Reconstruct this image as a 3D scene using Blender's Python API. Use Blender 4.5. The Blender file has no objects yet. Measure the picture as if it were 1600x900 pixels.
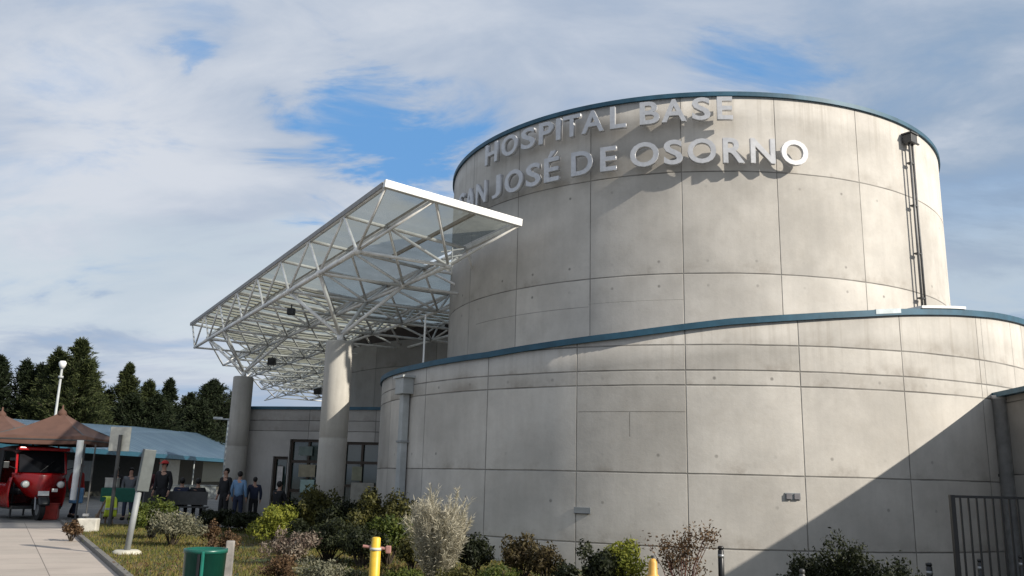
import bpy, bmesh, math, random
import numpy as np
from mathutils import Vector, Matrix
R = math.radians
SC = bpy.context.scene
COL = SC.collection

# ------------------------------------------------------------------ camera
EYE = 1.55; PITCH = .2197; ROLL = .0257; FPX = 1336.8
cam = bpy.data.cameras.new('camera'); cam.lens = FPX / 1600 * 36; cam.sensor_width = 36
cam.clip_end = 3000; cam.clip_start = .1
co = bpy.data.objects.new('camera', cam); COL.objects.link(co)
co.matrix_world = Matrix.Translation((0, 0, EYE)) @ Matrix.Rotation(math.pi / 2 + PITCH, 4, 'X') @ Matrix.Rotation(ROLL, 4, 'Z')
SC.camera = co
# ------------------------------------------------------------------ light
SUN_AZ = 119; SUN_EL = 29.5          # azimuth clockwise from +Y
sd = Vector((math.sin(R(SUN_AZ)) * math.cos(R(SUN_EL)), math.cos(R(SUN_AZ)) * math.cos(R(SUN_EL)), math.sin(R(SUN_EL))))
sl = bpy.data.lights.new('sun', 'SUN'); sl.energy = 5.0; sl.angle = R(.6); sl.color = (1, .93, .82)
so = bpy.data.objects.new('sun', sl); COL.objects.link(so)
so.rotation_euler = sd.to_track_quat('Z', 'Y').to_euler()
SC.view_settings.view_transform = 'Standard'; SC.view_settings.look = 'None'
SC.view_settings.exposure = .30; SC.view_settings.gamma = 1

def raydir(px, py):
    x = (px - 800) / FPX; y = -(py - 450) / FPX
    c, s = math.cos(ROLL), math.sin(ROLL); X, Y = c * x - s * y, s * x + c * y
    cp, sp = math.cos(PITCH), math.sin(PITCH)
    return Vector((X, cp - sp * Y, sp + cp * Y))
def at(px, py, d):               # point on that line of sight at horizontal distance d
    v = raydir(px, py); t = d / math.hypot(v.x, v.y)
    return Vector((v.x * t, v.y * t, EYE + v.z * t))
def hit(px, py, z=0):
    v = raydir(px, py); t = (z - EYE) / v.z
    return Vector((v.x * t, v.y * t, z))

# ------------------------------------------------------------------ node helpers
class NT:
    def __init__(s, tree): s.t = tree; s.n = tree.nodes; s.l = tree.links
    def new(s, typ, **kw):
        n = s.n.new(typ)
        for k, v in kw.items(): setattr(n, k, v)
        return n
    def put(s, sock, v):
        if isinstance(v, bpy.types.NodeSocket): s.l.new(v, sock)
        else: sock.default_value = v
    def m(s, op, a, b=0., c=0., clamp=False):
        n = s.new('ShaderNodeMath', operation=op, use_clamp=clamp)
        s.put(n.inputs[0], a); s.put(n.inputs[1], b); s.put(n.inputs[2], c)
        return n.outputs[0]
    def mix(s, f, a, b, blend='MIX'):
        n = s.new('ShaderNodeMix', data_type='RGBA', blend_type=blend)
        s.put(n.inputs[0], f)
        for i, v in ((6, a), (7, b)):
            if isinstance(v, bpy.types.NodeSocket): s.l.new(v, n.inputs[i])
            else: n.inputs[i].default_value = (*v[:3], 1)
        return n.outputs[2]
    def noise(s, vec, scale, detail=4, rough=.55, dist=0):
        n = s.new('ShaderNodeTexNoise'); n.inputs['Scale'].default_value = scale
        n.inputs['Detail'].default_value = detail; n.inputs['Roughness'].default_value = rough
        n.inputs['Distortion'].default_value = dist
        if vec is not None: s.l.new(vec, n.inputs['Vector'])
        return n.outputs['Fac']
    def mr(s, v, a, b, c=0., d=1., smooth=True):
        n = s.new('ShaderNodeMapRange', interpolation_type='SMOOTHSTEP' if smooth else 'LINEAR')
        s.put(n.inputs[0], v)
        for i, q in enumerate((a, b, c, d)): n.inputs[i + 1].default_value = q
        return n.outputs[0]
    def mapping(s, vec, scale=(1, 1, 1), loc=(0, 0, 0), rot=(0, 0, 0)):
        n = s.new('ShaderNodeMapping'); s.l.new(vec, n.inputs[0])
        n.inputs['Scale'].default_value = scale; n.inputs['Location'].default_value = loc; n.inputs['Rotation'].default_value = rot
        return n.outputs[0]

# ------------------------------------------------------------------ world: sky with broken cloud
W = bpy.data.worlds.new('World'); SC.world = W; W.use_nodes = True
n = NT(W.node_tree); n.n.clear()
SKYS = .085
sky = n.new('ShaderNodeTexSky', sky_type='NISHITA'); sky.sun_disc = False
sky.sun_elevation = R(SUN_EL); sky.sun_rotation = R(SUN_AZ); sky.air_density = 1.0; sky.dust_density = .6; sky.ozone_density = 1.6
tc = n.new('ShaderNodeTexCoord'); gen = tc.outputs['Generated']
sep = n.new('ShaderNodeSeparateXYZ'); n.l.new(gen, sep.inputs[0])
zz = n.m('ADD', n.m('MAXIMUM', sep.outputs[2], 0.), .22)
cmb = n.new('ShaderNodeCombineXYZ')
n.l.new(n.m('DIVIDE', sep.outputs[0], zz), cmb.inputs[0]); n.l.new(n.m('DIVIDE', sep.outputs[1], zz), cmb.inputs[1])
cv = n.mapping(cmb.outputs[0], (.8, 1.25, 1), (3.1, 1.7, 0), (0, 0, R(28)))
big = n.noise(cv, .9, 9, .56, .4)
fine = n.noise(cv, 3.2, 10, .6, .5)
shade = n.noise(n.mapping(cv, (1, 1.5, 1), (7, 2, 0)), 1.1, 8, .5, .3)
holes = None
wob = n.m('MULTIPLY', n.m('SUBTRACT', fine, .5), .34)
for px, py, rad, amt in ((505, 150, 4.4, .50), (560, 205, 4.8, .62), (625, 245, 3.6, .45), (480, 120, 2.6, .25), (1180, 112, 3.2, .34), (1085, 128, 2.4, .22), (1250, 132, 2.4, .2),
                         (300, 88, 1.3, .3), (165, 150, 4.0, .2), (20, 300, 6, .16), (340, 20, 4, .22), (700, 200, 3.5, .28)):
    d = raydir(px, py).normalized()
    dot = n.new('ShaderNodeVectorMath', operation='DOT_PRODUCT'); n.l.new(gen, dot.inputs[0]); dot.inputs[1].default_value = d
    ang = n.m('ADD', n.m('ARCCOSINE', n.m('MINIMUM', dot.outputs['Value'], .99999)), wob)
    h = n.mr(ang, 0., R(rad * 1.45), amt * .9, 0.)
    holes = h if holes is None else n.m('ADD', holes, h)
cover = n.m('SUBTRACT', n.m('ADD', n.m('MULTIPLY', big, .75), n.m('MULTIPLY', fine, .95)), holes)
mask = n.mr(cover, .03, .88)
lum = n.m('ADD', n.m('MULTIPLY', shade, .7), n.m('MULTIPLY', fine, .3))
lum = n.mr(lum, .40, .64)
ccol = n.mix(lum, (3.7, 4.5, 5.8), (6.3, 6.7, 7.4))
# a darker bank of cloud to the right of the drum, pale band low on the left
d = raydir(1600, 380).normalized()
dot = n.new('ShaderNodeVectorMath', operation='DOT_PRODUCT'); n.l.new(gen, dot.inputs[0]); dot.inputs[1].default_value = d
dk = n.m('MULTIPLY', n.mr(n.m('ADD', n.m('ARCCOSINE', n.m('MINIMUM', dot.outputs['Value'], .99999)), n.m('MULTIPLY', wob, 2.)), R(4), R(24), 1., 0.), .85)
ccol = n.mix(dk, ccol, (2.6, 3.6, 5.0))
elv = sep.outputs[2]
low = n.m('MULTIPLY', n.mr(n.m('ADD', elv, wob), .10, .17, 0., 1.), n.mr(n.m('ADD', elv, wob), .20, .30, 1., 0.))
ccol = n.mix(n.m('MULTIPLY', low, .65), ccol, (5.9, 6.7, 7.3))
blue = n.mix(.72, sky.outputs[0], (1.5, 3.9, 7.8))
fin = n.mix(mask, blue, ccol)
bg = n.new('ShaderNodeBackground'); n.l.new(fin, bg.inputs[0]); bg.inputs[1].default_value = SKYS
out = n.new('ShaderNodeOutputWorld'); n.l.new(bg.outputs[0], out.inputs[0])

# ------------------------------------------------------------------ materials
MATS = {}
def mat(name, col, rough=.7, metal=0., var=.12, scale=6., bump=0., trans=0., spec=.5, alt=None):
    if name in MATS: return MATS[name]
    m = bpy.data.materials.new(name); m.use_nodes = True; t = NT(m.node_tree)
    b = t.n['Principled BSDF']
    tcn = t.new('ShaderNodeTexCoord'); o = tcn.outputs['Object']
    nz = t.noise(o, scale, 5, .6)
    f = t.mr(nz, .3, .7)
    alt = alt or tuple(c * (1 - var * 2.2) for c in col)
    c = t.mix(f, alt, col)
    t.l.new(c, b.inputs['Base Color'])
    b.inputs['Roughness'].default_value = rough; b.inputs['Metallic'].default_value = metal
    b.inputs['Specular IOR Level'].default_value = spec
    if bump:
        bn = t.new('ShaderNodeBump'); bn.inputs['Strength'].default_value = bump; bn.inputs['Distance'].default_value = .02
        t.l.new(t.noise(o, scale * 6, 4), bn.inputs['Height']); t.l.new(bn.outputs[0], b.inputs['Normal'])
    MATS[name] = m; return m
def leafmat(name, cols, rough=.6, tr=.25):
    m = bpy.data.materials.new(name); m.use_nodes = True; t = NT(m.node_tree); b = t.n['Principled BSDF']
    g = t.new('ShaderNodeNewGeometry')
    tcn = t.new('ShaderNodeTexCoord')
    fac = t.m('ADD', t.m('MULTIPLY', g.outputs['Random Per Island'], .6), t.m('MULTIPLY', t.mr(t.noise(tcn.outputs['Object'], 3.), .3, .7), .4))
    r = t.new('ShaderNodeValToRGB'); t.l.new(fac, r.inputs[0]); els = r.color_ramp.elements
    for i, c in enumerate(cols):
        p = i / (len(cols) - 1)
        e = els[0] if i == 0 else (els[1] if i == len(cols) - 1 else els.new(p))
        e.position = p; e.color = (*c, 1)
    t.l.new(r.outputs[0], b.inputs['Base Color']); b.inputs['Roughness'].default_value = rough
    b.inputs['Specular IOR Level'].default_value = .25
    tl = t.new('ShaderNodeBsdfTranslucent'); t.l.new(r.outputs[0], tl.inputs[0])
    mx = t.new('ShaderNodeMixShader'); mx.inputs[0].default_value = tr
    t.l.new(b.outputs[0], mx.inputs[1]); t.l.new(tl.outputs[0], mx.inputs[2])
    t.l.new(mx.outputs[0], t.n['Material Output'].inputs[0])
    MATS[name] = m; return m

def concrete(name, hj=(), v0=None, vstep=None, partial=(), base=(.54, .51, .465), holes=True, streak=.36, hz=None, top=None):
    """UV in metres: u along the wall, v = height. hj joint heights, vertical joints at v0 + k*vstep"""
    m = bpy.data.materials.new(name); m.use_nodes = True; t = NT(m.node_tree); b = t.n['Principled BSDF']
    uv = t.new('ShaderNodeUVMap').outputs[0]
    s = t.new('ShaderNodeSeparateXYZ'); t.l.new(uv, s.inputs[0]); u, v = s.outputs[0], s.outputs[1]
    wu = t.m('MULTIPLY', t.m('SUBTRACT', t.noise(uv, .9, 3), .5), .02)
    line = None; dirt = None
    for h in hj:
        dd = t.m('ABSOLUTE', t.m('SUBTRACT', t.m('ADD', v, wu), h))
        l = t.mr(dd, .006, .019, 1., 0.); line = l if line is None else t.m('MAXIMUM', line, l)
        dd2 = t.m('SUBTRACT', v, h); g = t.m('MULTIPLY', t.mr(dd2, 0., .33, 1., 0.), t.m('GREATER_THAN', dd2, 0.))
        dirt = g if dirt is None else t.m('MAXIMUM', dirt, g)
    pid = None
    if vstep:
        q = t.m('DIVIDE', t.m('SUBTRACT', u, v0), vstep)
        fr = t.m('ABSOLUTE', t.m('SUBTRACT', q, t.m('ROUND', q)))
        l = t.mr(t.m('MULTIPLY', fr, vstep), .004, .015, 1., 0.); line = l if line is None else t.m('MAXIMUM', line, l)
        pid = t.m('FLOOR', q)
        if holes:      # formwork tie holes, two per panel just above and below each pour joint
            fq = t.m('ABSOLUTE', t.m('SUBTRACT', t.m('ABSOLUTE', t.m('SUBTRACT', t.m('FRACT', t.m('ADD', q, 100.)), .5)), .25))
            du = t.m('MULTIPLY', fq, vstep)
            hol = None
            for h in (hz or ()):
                for off in (0,):
                    dv = t.m('SUBTRACT', v, h)
                    r2 = t.m('SQRT', t.m('ADD', t.m('MULTIPLY', du, du), t.m('MULTIPLY', dv, dv)))
                    g = t.mr(r2, .015, .042, 1., 0.); hol = g if hol is None else t.m('MAXIMUM', hol, g)
    for (u0, u1, w0, w1) in partial:
        cx = t.m('MULTIPLY', t.m('GREATER_THAN', u, u0), t.m('LESS_THAN', u, u1))
        cy = t.m('MULTIPLY', t.m('GREATER_THAN', v, w0), t.m('LESS_THAN', v, w1))
        g = t.m('MULTIPLY', t.m('MULTIPLY', cx, cy), .75); line = g if line is None else t.m('MAXIMUM', line, g)
    n1 = t.mr(t.noise(uv, .55, 8, .62), .3, .7)
    n2 = t.mr(t.noise(t.mapping(uv, (3.5, .28, 1)), 1.6, 7, .65), .34, .72)
    n3 = t.noise(uv, 14, 6, .7)
    n4 = t.mr(t.noise(uv, 2.3, 7, .7, .6), .42, .68)
    c = t.mix(n1, tuple(x * .80 for x in base), tuple(min(1, x * 1.13) for x in base))
    c = t.mix(t.m('MULTIPLY', n2, streak * .5), c, tuple(x * .62 for x in base))
    c = t.mix(t.m('MULTIPLY', n4, .15), c, tuple(x * y for x, y in zip(base, (.72, .68, .62))))
    c = t.mix(t.m('MULTIPLY', t.m('SUBTRACT', n3, .5), .5, clamp=True), c, tuple(x * .5 for x in base))
    if pid is not None:
        rows = None
        for h in hj:
            g = t.m('GREATER_THAN', v, h); rows = g if rows is None else t.m('ADD', rows, g)
        wn = t.new('ShaderNodeTexWhiteNoise', noise_dimensions='2D')
        cb = t.new('ShaderNodeCombineXYZ'); t.l.new(pid, cb.inputs[0]); t.put(cb.inputs[1], rows if rows is not None else 0.); t.l.new(cb.outputs[0], wn.inputs['Vector'])
        hs = t.new('ShaderNodeHueSaturation'); t.l.new(c, hs.inputs['Color']); t.l.new(t.mr(wn.outputs['Value'], 0, 1, 0.86, 1.08, False), hs.inputs['Value']); c = hs.outputs[0]
    if top is not None:
        tg = t.mr(v, top - 1.5, top - .1, 0., 1.)
        tn_ = t.mr(t.noise(t.mapping(uv, (5., .12, 1)), 1.5, 5, .6), .50, .66)
        c = t.mix(t.m('MULTIPLY', t.m('MULTIPLY', tg, tn_), .28), c, tuple(x * y for x, y in zip(base, (.45, .42, .38))))
    if dirt is not None:
        dn = t.mr(t.noise(uv, 1.3, 6, .65), .46, .70)
        c = t.mix(t.m('MULTIPLY', t.m('MULTIPLY', dirt, dn), .6), c, tuple(x * y for x, y in zip(base, (.42, .38, .34))))
    if line is not None: c = t.mix(t.m('MULTIPLY', line, t.mr(t.noise(uv, 1.7, 5), .35, .65, .55, .85)), c, tuple(x * .2 for x in base))
    if vstep and holes: c = t.mix(t.m('MULTIPLY', hol, t.mr(t.noise(uv, 1.1), .42, .6, .08, .7)), c, tuple(x * .25 for x in base))
    t.l.new(c, b.inputs['Base Color']); b.inputs['Roughness'].default_value = .82; b.inputs['Specular IOR Level'].default_value = .3
    bn = t.new('ShaderNodeBump'); bn.inputs['Strength'].default_value = .45; bn.inputs['Distance'].default_value = .012
    hgt = t.m('SUBTRACT', t.m('MULTIPLY', n3, .5), t.m('MULTIPLY', line, 3.0) if line is not None else 0.)
    t.l.new(hgt, bn.inputs['Height']); t.l.new(bn.outputs[0], b.inputs['Normal'])
    MATS[name] = m; return m

# ------------------------------------------------------------------ object helpers
def meta(o, label=None, cat=None, group=None, kind=None):
    if label: o['label'] = label
    if cat: o['category'] = cat
    if group: o['group'] = group
    if kind: o['kind'] = kind
    return o
def thing(name, label, cat, loc=(0, 0, 0), rz=0, group=None):
    o = bpy.data.objects.new(name, None); COL.objects.link(o); o.empty_display_size = .2
    o.location = loc; o.rotation_euler = (0, 0, rz)
    return meta(o, label, cat, group)
def link(name, me, m, parent=None, loc=None):
    o = bpy.data.objects.new(name, me); COL.objects.link(o)
    if m is not None and len(me.materials) == 0: me.materials.append(m)
    if parent: o.parent = parent
    if loc is not None: o.location = loc
    return o
def obj(name, bm, m, parent=None, smooth=False, loc=None):
    me = bpy.data.meshes.new(name); bmesh.ops.recalc_face_normals(bm, faces=bm.faces) if not getattr(bm, 'norecalc', False) else None
    bm.to_mesh(me); bm.free()
    if smooth: me.shade_smooth(); 
    return link(name, me, m, parent, loc)
def pyd(name, V, F, m, parent=None, smooth=False, loc=None):
    me = bpy.data.meshes.new(name); me.from_pydata([tuple(v) for v in V], [], F); me.update()
    if smooth: me.shade_smooth()
    return link(name, me, m, parent, loc)
def box(bm, c, s, rot=None, bevel=0):
    M = Matrix.Translation(c) @ (rot if rot is not None else Matrix.Identity(4)) @ Matrix.Diagonal((s[0], s[1], s[2], 1))
    r = bmesh.ops.create_cube(bm, size=1, matrix=M)
    if bevel:
        es = {e for v in r['verts'] for e in v.link_edges}
        bmesh.ops.bevel(bm, geom=list(es), offset=bevel, segments=2, affect='EDGES', profile=.6)
    return bm
def tube(bm, p0, p1, r0, r1=None, seg=8, cap=True):
    p0, p1 = Vector(p0), Vector(p1); d = p1 - p0; L = d.length
    if L < 1e-6: return bm
    M = Matrix.Translation((p0 + p1) / 2) @ d.to_track_quat('Z', 'Y').to_matrix().to_4x4()
    bmesh.ops.create_cone(bm, cap_ends=cap, segments=seg, radius1=r0, radius2=r0 if r1 is None else r1, depth=L, matrix=M)
    return bm
def lathe(bm, prof, seg=24, c=(0, 0, 0)):
    rings = []
    for r, z in prof:
        rings.append([bm.verts.new((c[0] + r * math.cos(2 * math.pi * i / seg), c[1] + r * math.sin(2 * math.pi * i / seg), c[2] + z)) for i in range(seg)])
    for a, b in zip(rings[:-1], rings[1:]):
        for i in range(seg): bm.faces.new((a[i], a[(i + 1) % seg], b[(i + 1) % seg], b[i]))
    if prof[0][0] > 1e-4: bm.faces.new(rings[0][::-1])
    if prof[-1][0] > 1e-4: bm.faces.new(rings[-1])
    return bm
def BM(): return bmesh.new()
def B(c, s, rot=None, bevel=0): return box(BM(), c, s, rot, bevel)
def T(p0, p1, r0, r1=None, seg=8): return tube(BM(), p0, p1, r0, r1, seg)

M_white = mat('white_painted_steel', (.86, .85, .82), .4, 0, .05, 5, alt=(.68, .66, .62))
M_whitep = mat('white_paint', (.78, .78, .76), .5, 0, .06)
M_blue = mat('blue_metal_coping', (.028, .10, .155), .55, .1, .15, 3)
M_black = mat('black_paint', (.012, .013, .015), .4, 0, .1)
M_dark = mat('dark_rubber', (.015, .015, .016), .8)
M_steel = mat('galvanised_steel', (.34, .35, .36), .45, .55, .12, 8)
M_grey = mat('grey_paint', (.27, .285, .29), .55, 0, .1, 4)
M_lgrey = mat('pale_grey_paint', (.42, .44, .44), .5, 0, .1, 4)
M_darkgrey = mat('dark_grey_metal', (.07, .07, .07), .5, .2)
M_alu = mat('brushed_letter_metal', (.58, .58, .59), .42, .3, .08, 9)
M_yellow = mat('yellow_paint', (.72, .46, .035), .45, 0, .1, 9)
M_brown = mat('brown_fabric', (.12, .060, .042), .85, 0, .12, 2)
M_red = mat('red_car_paint', (.33, .008, .010), .25, 0, .08)
M_green = mat('green_plastic', (.006, .09, .065), .35, 0, .1)
M_wood = mat('weathered_wood', (.23, .15, .10), .85, 0, .2, 8)
M_bark = mat('bark', (.06, .045, .03), .9, 0, .2, 6, .4)

# ------------------------------------------------------------------ ground
def gz(x, y):
    a = min(1, max(0, (x - .5) / 4.5)); b = min(1, max(0, (22 - y) / 5)); c = min(1, max(0, (y - 5) / 3))
    return -.36 * a * a * (3 - 2 * a) * b
def sheet(name, xs, ys, off, m, inside=None):
    V, F, idx = [], [], {}
    for j, y in enumerate(ys):
        for i, x in enumerate(xs): V.append((x, y, gz(x, y) + off))
    nx = len(xs)
    for j in range(len(ys) - 1):
        for i in range(nx - 1):
            F.append((j * nx + i, j * nx + i + 1, (j + 1) * nx + i + 1, (j + 1) * nx + i))
    return pyd(name, V, F, m, smooth=True)
gm = bpy.data.materials.new('plaza_paving'); gm.use_nodes = True; t = NT(gm.node_tree)
pos = t.new('ShaderNodeTexCoord').outputs['Object']
br = t.new('ShaderNodeTexBrick'); t.l.new(pos, br.inputs['Vector']); br.inputs['Scale'].default_value = 1.6
br.inputs['Color1'].default_value = (.20, .19, .175, 1); br.inputs['Color2'].default_value = (.16, .155, .145, 1); br.inputs['Mortar'].default_value = (.07, .065, .06, 1)
br.inputs['Mortar Size'].default_value = .012
c = t.mix(t.m('MULTIPLY', t.mr(t.noise(pos, .7, 6), .35, .7), .5), br.outputs[0], (.09, .085, .078))
t.l.new(c, t.n['Principled BSDF'].inputs['Base Color']); t.n['Principled BSDF'].inputs['Roughness'].default_value = .85
xs = [-900, -300, -120, -60, -40] + list(np.arange(-30, 30.1, .75)) + [40, 60, 120, 300, 900]
ys = [-200, -50, -10] + list(np.arange(0, 40.1, .75)) + [50, 80, 150, 400, 1500]
meta(sheet('ground', xs, ys, 0, gm), 'grey paved plaza ground around the hospital', kind='structure')

# path and lawn. kerb line from two sight points
K0 = hit(185, 900); K1 = hit(95, 818)
kd = (K1 - K0).normalized(); Kn = K0 - kd * 6; Kf = K1 + kd * .3
kn = Vector((-kd.y, kd.x, 0))
if kn.x > 0: kn = -kn
pm = bpy.data.materials.new('path_pavers'); pm.use_nodes = True; t = NT(pm.node_tree)
uv = t.new('ShaderNodeUVMap').outputs[0]
br = t.new('ShaderNodeTexBrick'); t.l.new(uv, br.inputs['Vector']); br.offset = 0.; br.inputs['Scale'].default_value = 1.
br.inputs['Brick Width'].default_value = .9; br.inputs['Row Height'].default_value = .9; br.inputs['Mortar Size'].default_value = .008
br.inputs['Color1'].default_value = (.42, .36, .31, 1); br.inputs['Color2'].default_value = (.37, .325, .28, 1); br.inputs['Mortar'].default_value = (.14, .12, .105, 1)
c = t.mix(t.m('MULTIPLY', t.mr(t.noise(uv, .8, 8, .65), .4, .72), .4), br.outputs[0], (.24, .205, .175))
sp = t.new('ShaderNodeSeparateXYZ'); t.l.new(uv, sp.inputs[0])
gr = t.m('FRACT', t.m('DIVIDE', sp.outputs[0], .16)); gr = t.m('MULTIPLY', t.m('LESS_THAN', gr, .3), t.m('GREATER_THAN', sp.outputs[0], 1.95))
c = t.mix(t.m('MULTIPLY', gr, .5), c, (.15, .13, .115))
t.l.new(c, t.n['Principled BSDF'].inputs['Base Color']); t.n['Principled BSDF'].inputs['Roughness'].default_value = .8
a, b_, c_, d_ = Kn, Kf, Kf + kn * 5, Kn + kn * 5
me = bpy.data.meshes.new('path'); L = (Kf - Kn).length
me.from_pydata([(p.x, p.y, .012) for p in (a, b_, c_, d_)], [], [(0, 1, 2, 3)])
uvl = me.uv_layers.new(name='UVMap'); 
for i, q in enumerate(((0, 0), (0, L), (5, L), (5, 0))): uvl.data[i].uv = q
meta(link('path', me, pm), 'pale paver path leading to the red taxi', kind='structure')
kb = BM(); ang = math.atan2(kd.y, kd.x)
box(kb, ((Kn + Kf) / 2 + Vector((0, 0, .03)) - kn * .05), ((Kf - Kn).length, .1, .12), Matrix.Rotation(ang, 4, 'Z'), .012)
meta(obj('kerb', kb, mat('kerb_concrete', (.17, .16, .145), .85)), 'low dark kerb between path and lawn', kind='structure')

CX, CY, RU, RL = 4.8786, 23.499, 6.60, 8.28
def drum(th, r): return Vector((CX + r * math.sin(R(th)), CY - r * math.cos(R(th)), 0))
lawnm = bpy.data.materials.new('lawn_soil'); lawnm.use_nodes = True; t = NT(lawnm.node_tree)
pos = t.new('ShaderNodeTexCoord').outputs['Object']
c = t.mix(t.mr(t.noise(pos, .9, 7, .65), .42, .6), (.035, .055, .012), (.13, .085, .035))
c = t.mix(t.mr(t.noise(pos, 9, 6, .7), .45, .7), c, (.07, .06, .03))
t.l.new(c, t.n['Principled BSDF'].inputs['Base Color']); t.n['Principled BSDF'].inputs['Roughness'].default_value = .95
LF0 = hit(95, 818) + kd * .2; LF1 = hit(300, 806); LF2 = hit(430, 806)
def lawn_inside(x, y):
    p = Vector((x, y, 0)); 
    if (p - K0).dot(-kn) < .02: return False
    if y > 24.8 - .12 * (x + 8): return False
    if x > 9: return False
    return True
V, F, cell = [], [], .3
nx, ny = 72, 76; x0, y0 = -12.6, 2.4
ok = np.zeros((ny, nx), bool)
vid = {}
def vv(i, j):
    if (i, j) not in vid:
        x, y = x0 + i * cell, y0 + j * cell
        p = Vector((x, y, 0)); dd = (p - K0).dot(-kn)
        if dd < .02: p = p + (-kn) * (.02 - dd)
        vid[(i, j)] = len(V); V.append((p.x, p.y, gz(p.x, p.y) + .035))
    return vid[(i, j)]
for j in range(ny):
    for i in range(nx):
        if lawn_inside(x0 + (i + .5) * cell + .15, y0 + (j + .5) * cell): F.append((vv(i, j), vv(i + 1, j), vv(i + 1, j + 1), vv(i, j + 1)))
meta(pyd('lawn', V, F, lawnm, smooth=True), 'patchy lawn bed in front of the drum wall', kind='structure')

# grass tufts (nobody could count them)
rng = np.random.default_rng(5); random.seed(5)
N = 90000
X = rng.uniform(-11.5, 5, N); Y = rng.uniform(10.5, 24.5, N)
dens = np.sin(X * 1.3 + .6 * Y) + np.sin(Y * 1.7 - X * .8) + rng.normal(0, .8, N)
keep = [i for i in range(N) if lawn_inside(X[i], Y[i]) and dens[i] > -1.1 and (X[i] - CX) ** 2 + (Y[i] - CY) ** 2 > RL ** 2 and (X[i] < 1 or Y[i] < 14)]
V = []; F = []
for i in keep:
    a = random.uniform(0, 6.28); h = random.uniform(.03, .085); w = .011; x, y = X[i], Y[i]; z = gz(x, y) + .03
    dx, dy = math.cos(a) * w, math.sin(a) * w; lx, ly = random.gauss(0, .03), random.gauss(0, .03); k = len(V)
    V += [(x - dx, y - dy, z), (x + dx, y + dy, z), (x + lx, y + ly, z + h)]; F.append((k, k + 1, k + 2))
GRASS = leafmat('grass_blades', [(.06, .11, .014), (.13, .18, .025), (.21, .20, .04), (.27, .19, .07)], .7, .35)
meta(pyd('grass', V, F, GRASS), 'short green and straw-coloured grass on the lawn', 'grass', kind='stuff')

# ------------------------------------------------------------------ hospital drums
# height of the lower wall rises to the right
LT = [(-180, 3.95), (-81.5, 3.93), (-56, 3.92), (-40, 3.97), (-30.5, 4.07), (-19.4, 4.2), (-14, 4.29), (-6.3, 4.42), (2.45, 4.53), (10.8, 4.65), (17.7, 4.76), (25.5, 4.86), (34.3, 4.95), (46, 5.03), (180, 5.2)]
def ltop(th): return float(np.interp(th, [a for a, _ in LT], [b for _, b in LT]))
def ring_wall(name, r, a0, a1, zb, ztf, m, parent, thick=.3, step=1.0, zs=6, hole=None):
    """curved wall with outer and inner skin; UV metres"""
    me = bpy.data.meshes.new(name); V, F, UV = [], [], []
    n_ = int(round((a1 - a0) / step)); cols = []
    for i in range(n_ + 1):
        th = a0 + (a1 - a0) * i / n_; zt = ztf(th); col = []
        for k in range(zs + 1):
            z = zb + (zt - zb) * k / zs; p = drum(th, r); col.append(len(V)); V.append((p.x, p.y, z)); UV.append((R(th) * r, z))
        p = drum(th, r - thick); col.append(len(V)); V.append((p.x, p.y, zt)); UV.append((R(th) * r, zt + thick))
        col.append(len(V)); V.append((p.x, p.y, zb)); UV.append((R(th) * r, zt + thick + zt - zb))
        cols.append(col)
    for i in range(n_):
        for k in range(zs + 2): F.append((cols[i][k], cols[i + 1][k], cols[i + 1][k + 1], cols[i][k + 1]))
    me.from_pydata(V, [], F); uvl = me.uv_layers.new(name='UVMap')
    for l in me.loops: uvl.data[l.index].uv = UV[l.vertex_index]
    me.update()
    for p in me.polygons: p.use_smooth = abs(p.normal.z) < .5
    return link(name, me, m, parent)
def coping(name, r, a0, a1, ztf, m, parent, w=.42, h=.1, out_=.05, step=1.0, low=.0):
    V, F = [], []; n_ = int(round((a1 - a0) / step))
    for i in range(n_ + 1):
        th = a0 + (a1 - a0) * i / n_; z = ztf(th)
        for rr, dz in ((r + out_, -h), (r + out_, .02), (r + out_ - w, .03), (r + out_ - w, -h)):
            p = drum(th, rr); V.append((p.x, p.y, z + dz))
    for i in range(n_):
        for k in range(4): F.append((i * 4 + k, (i + 1) * 4 + k, (i + 1) * 4 + (k + 1) % 4, i * 4 + (k + 1) % 4))
    F.append((0, 1, 2, 3)); e = n_ * 4; F.append((e + 3, e + 2, e + 1, e))
    return pyd(name, V, F, m, parent)
HJ_L = (.47, 1.72, 3.28, 3.55, 4.015); HJ_U = (5.75, 7.95)
vs = R(14) * RL
CON_L = concrete('drum_concrete_lower', HJ_L, R(2.1) * RL, vs, hz=(2.03, 1.18, 3.41), top=4.5, partial=((-25.7 * R(1) * RL, -12 * R(1) * RL, 2.79, 2.81), (R(-19.0) * RL, R(-18.85) * RL, 2.35, 2.8), (R(-62) * RL, R(-61.9) * RL, 1.9, 2.6), (R(31.2) * RL, R(31.35) * RL, 3.28, 5.2), (R(39.5) * RL, R(39.65) * RL, 3.28, 5.2)))
CON_U = concrete('drum_concrete_upper', HJ_U, R(5.2) * RU, R(17.2) * RU, hz=(6.02, 5.5, 7.62), top=9.7, partial=((R(-60) * RU, R(-29.5) * RU, 5.14, 5.155), (R(-29.5) * RU, R(-12) * RU, 5.2, 5.21)))
CON_P = concrete('plain_concrete', (), None, None, streak=.8, base=(.43, .41, .37))
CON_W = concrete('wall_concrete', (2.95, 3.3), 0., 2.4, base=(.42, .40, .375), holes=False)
CON_B = concrete('back_concrete', (2.6, 5.45), 0., 2.9, base=(.33, .315, .29), holes=False)

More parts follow.
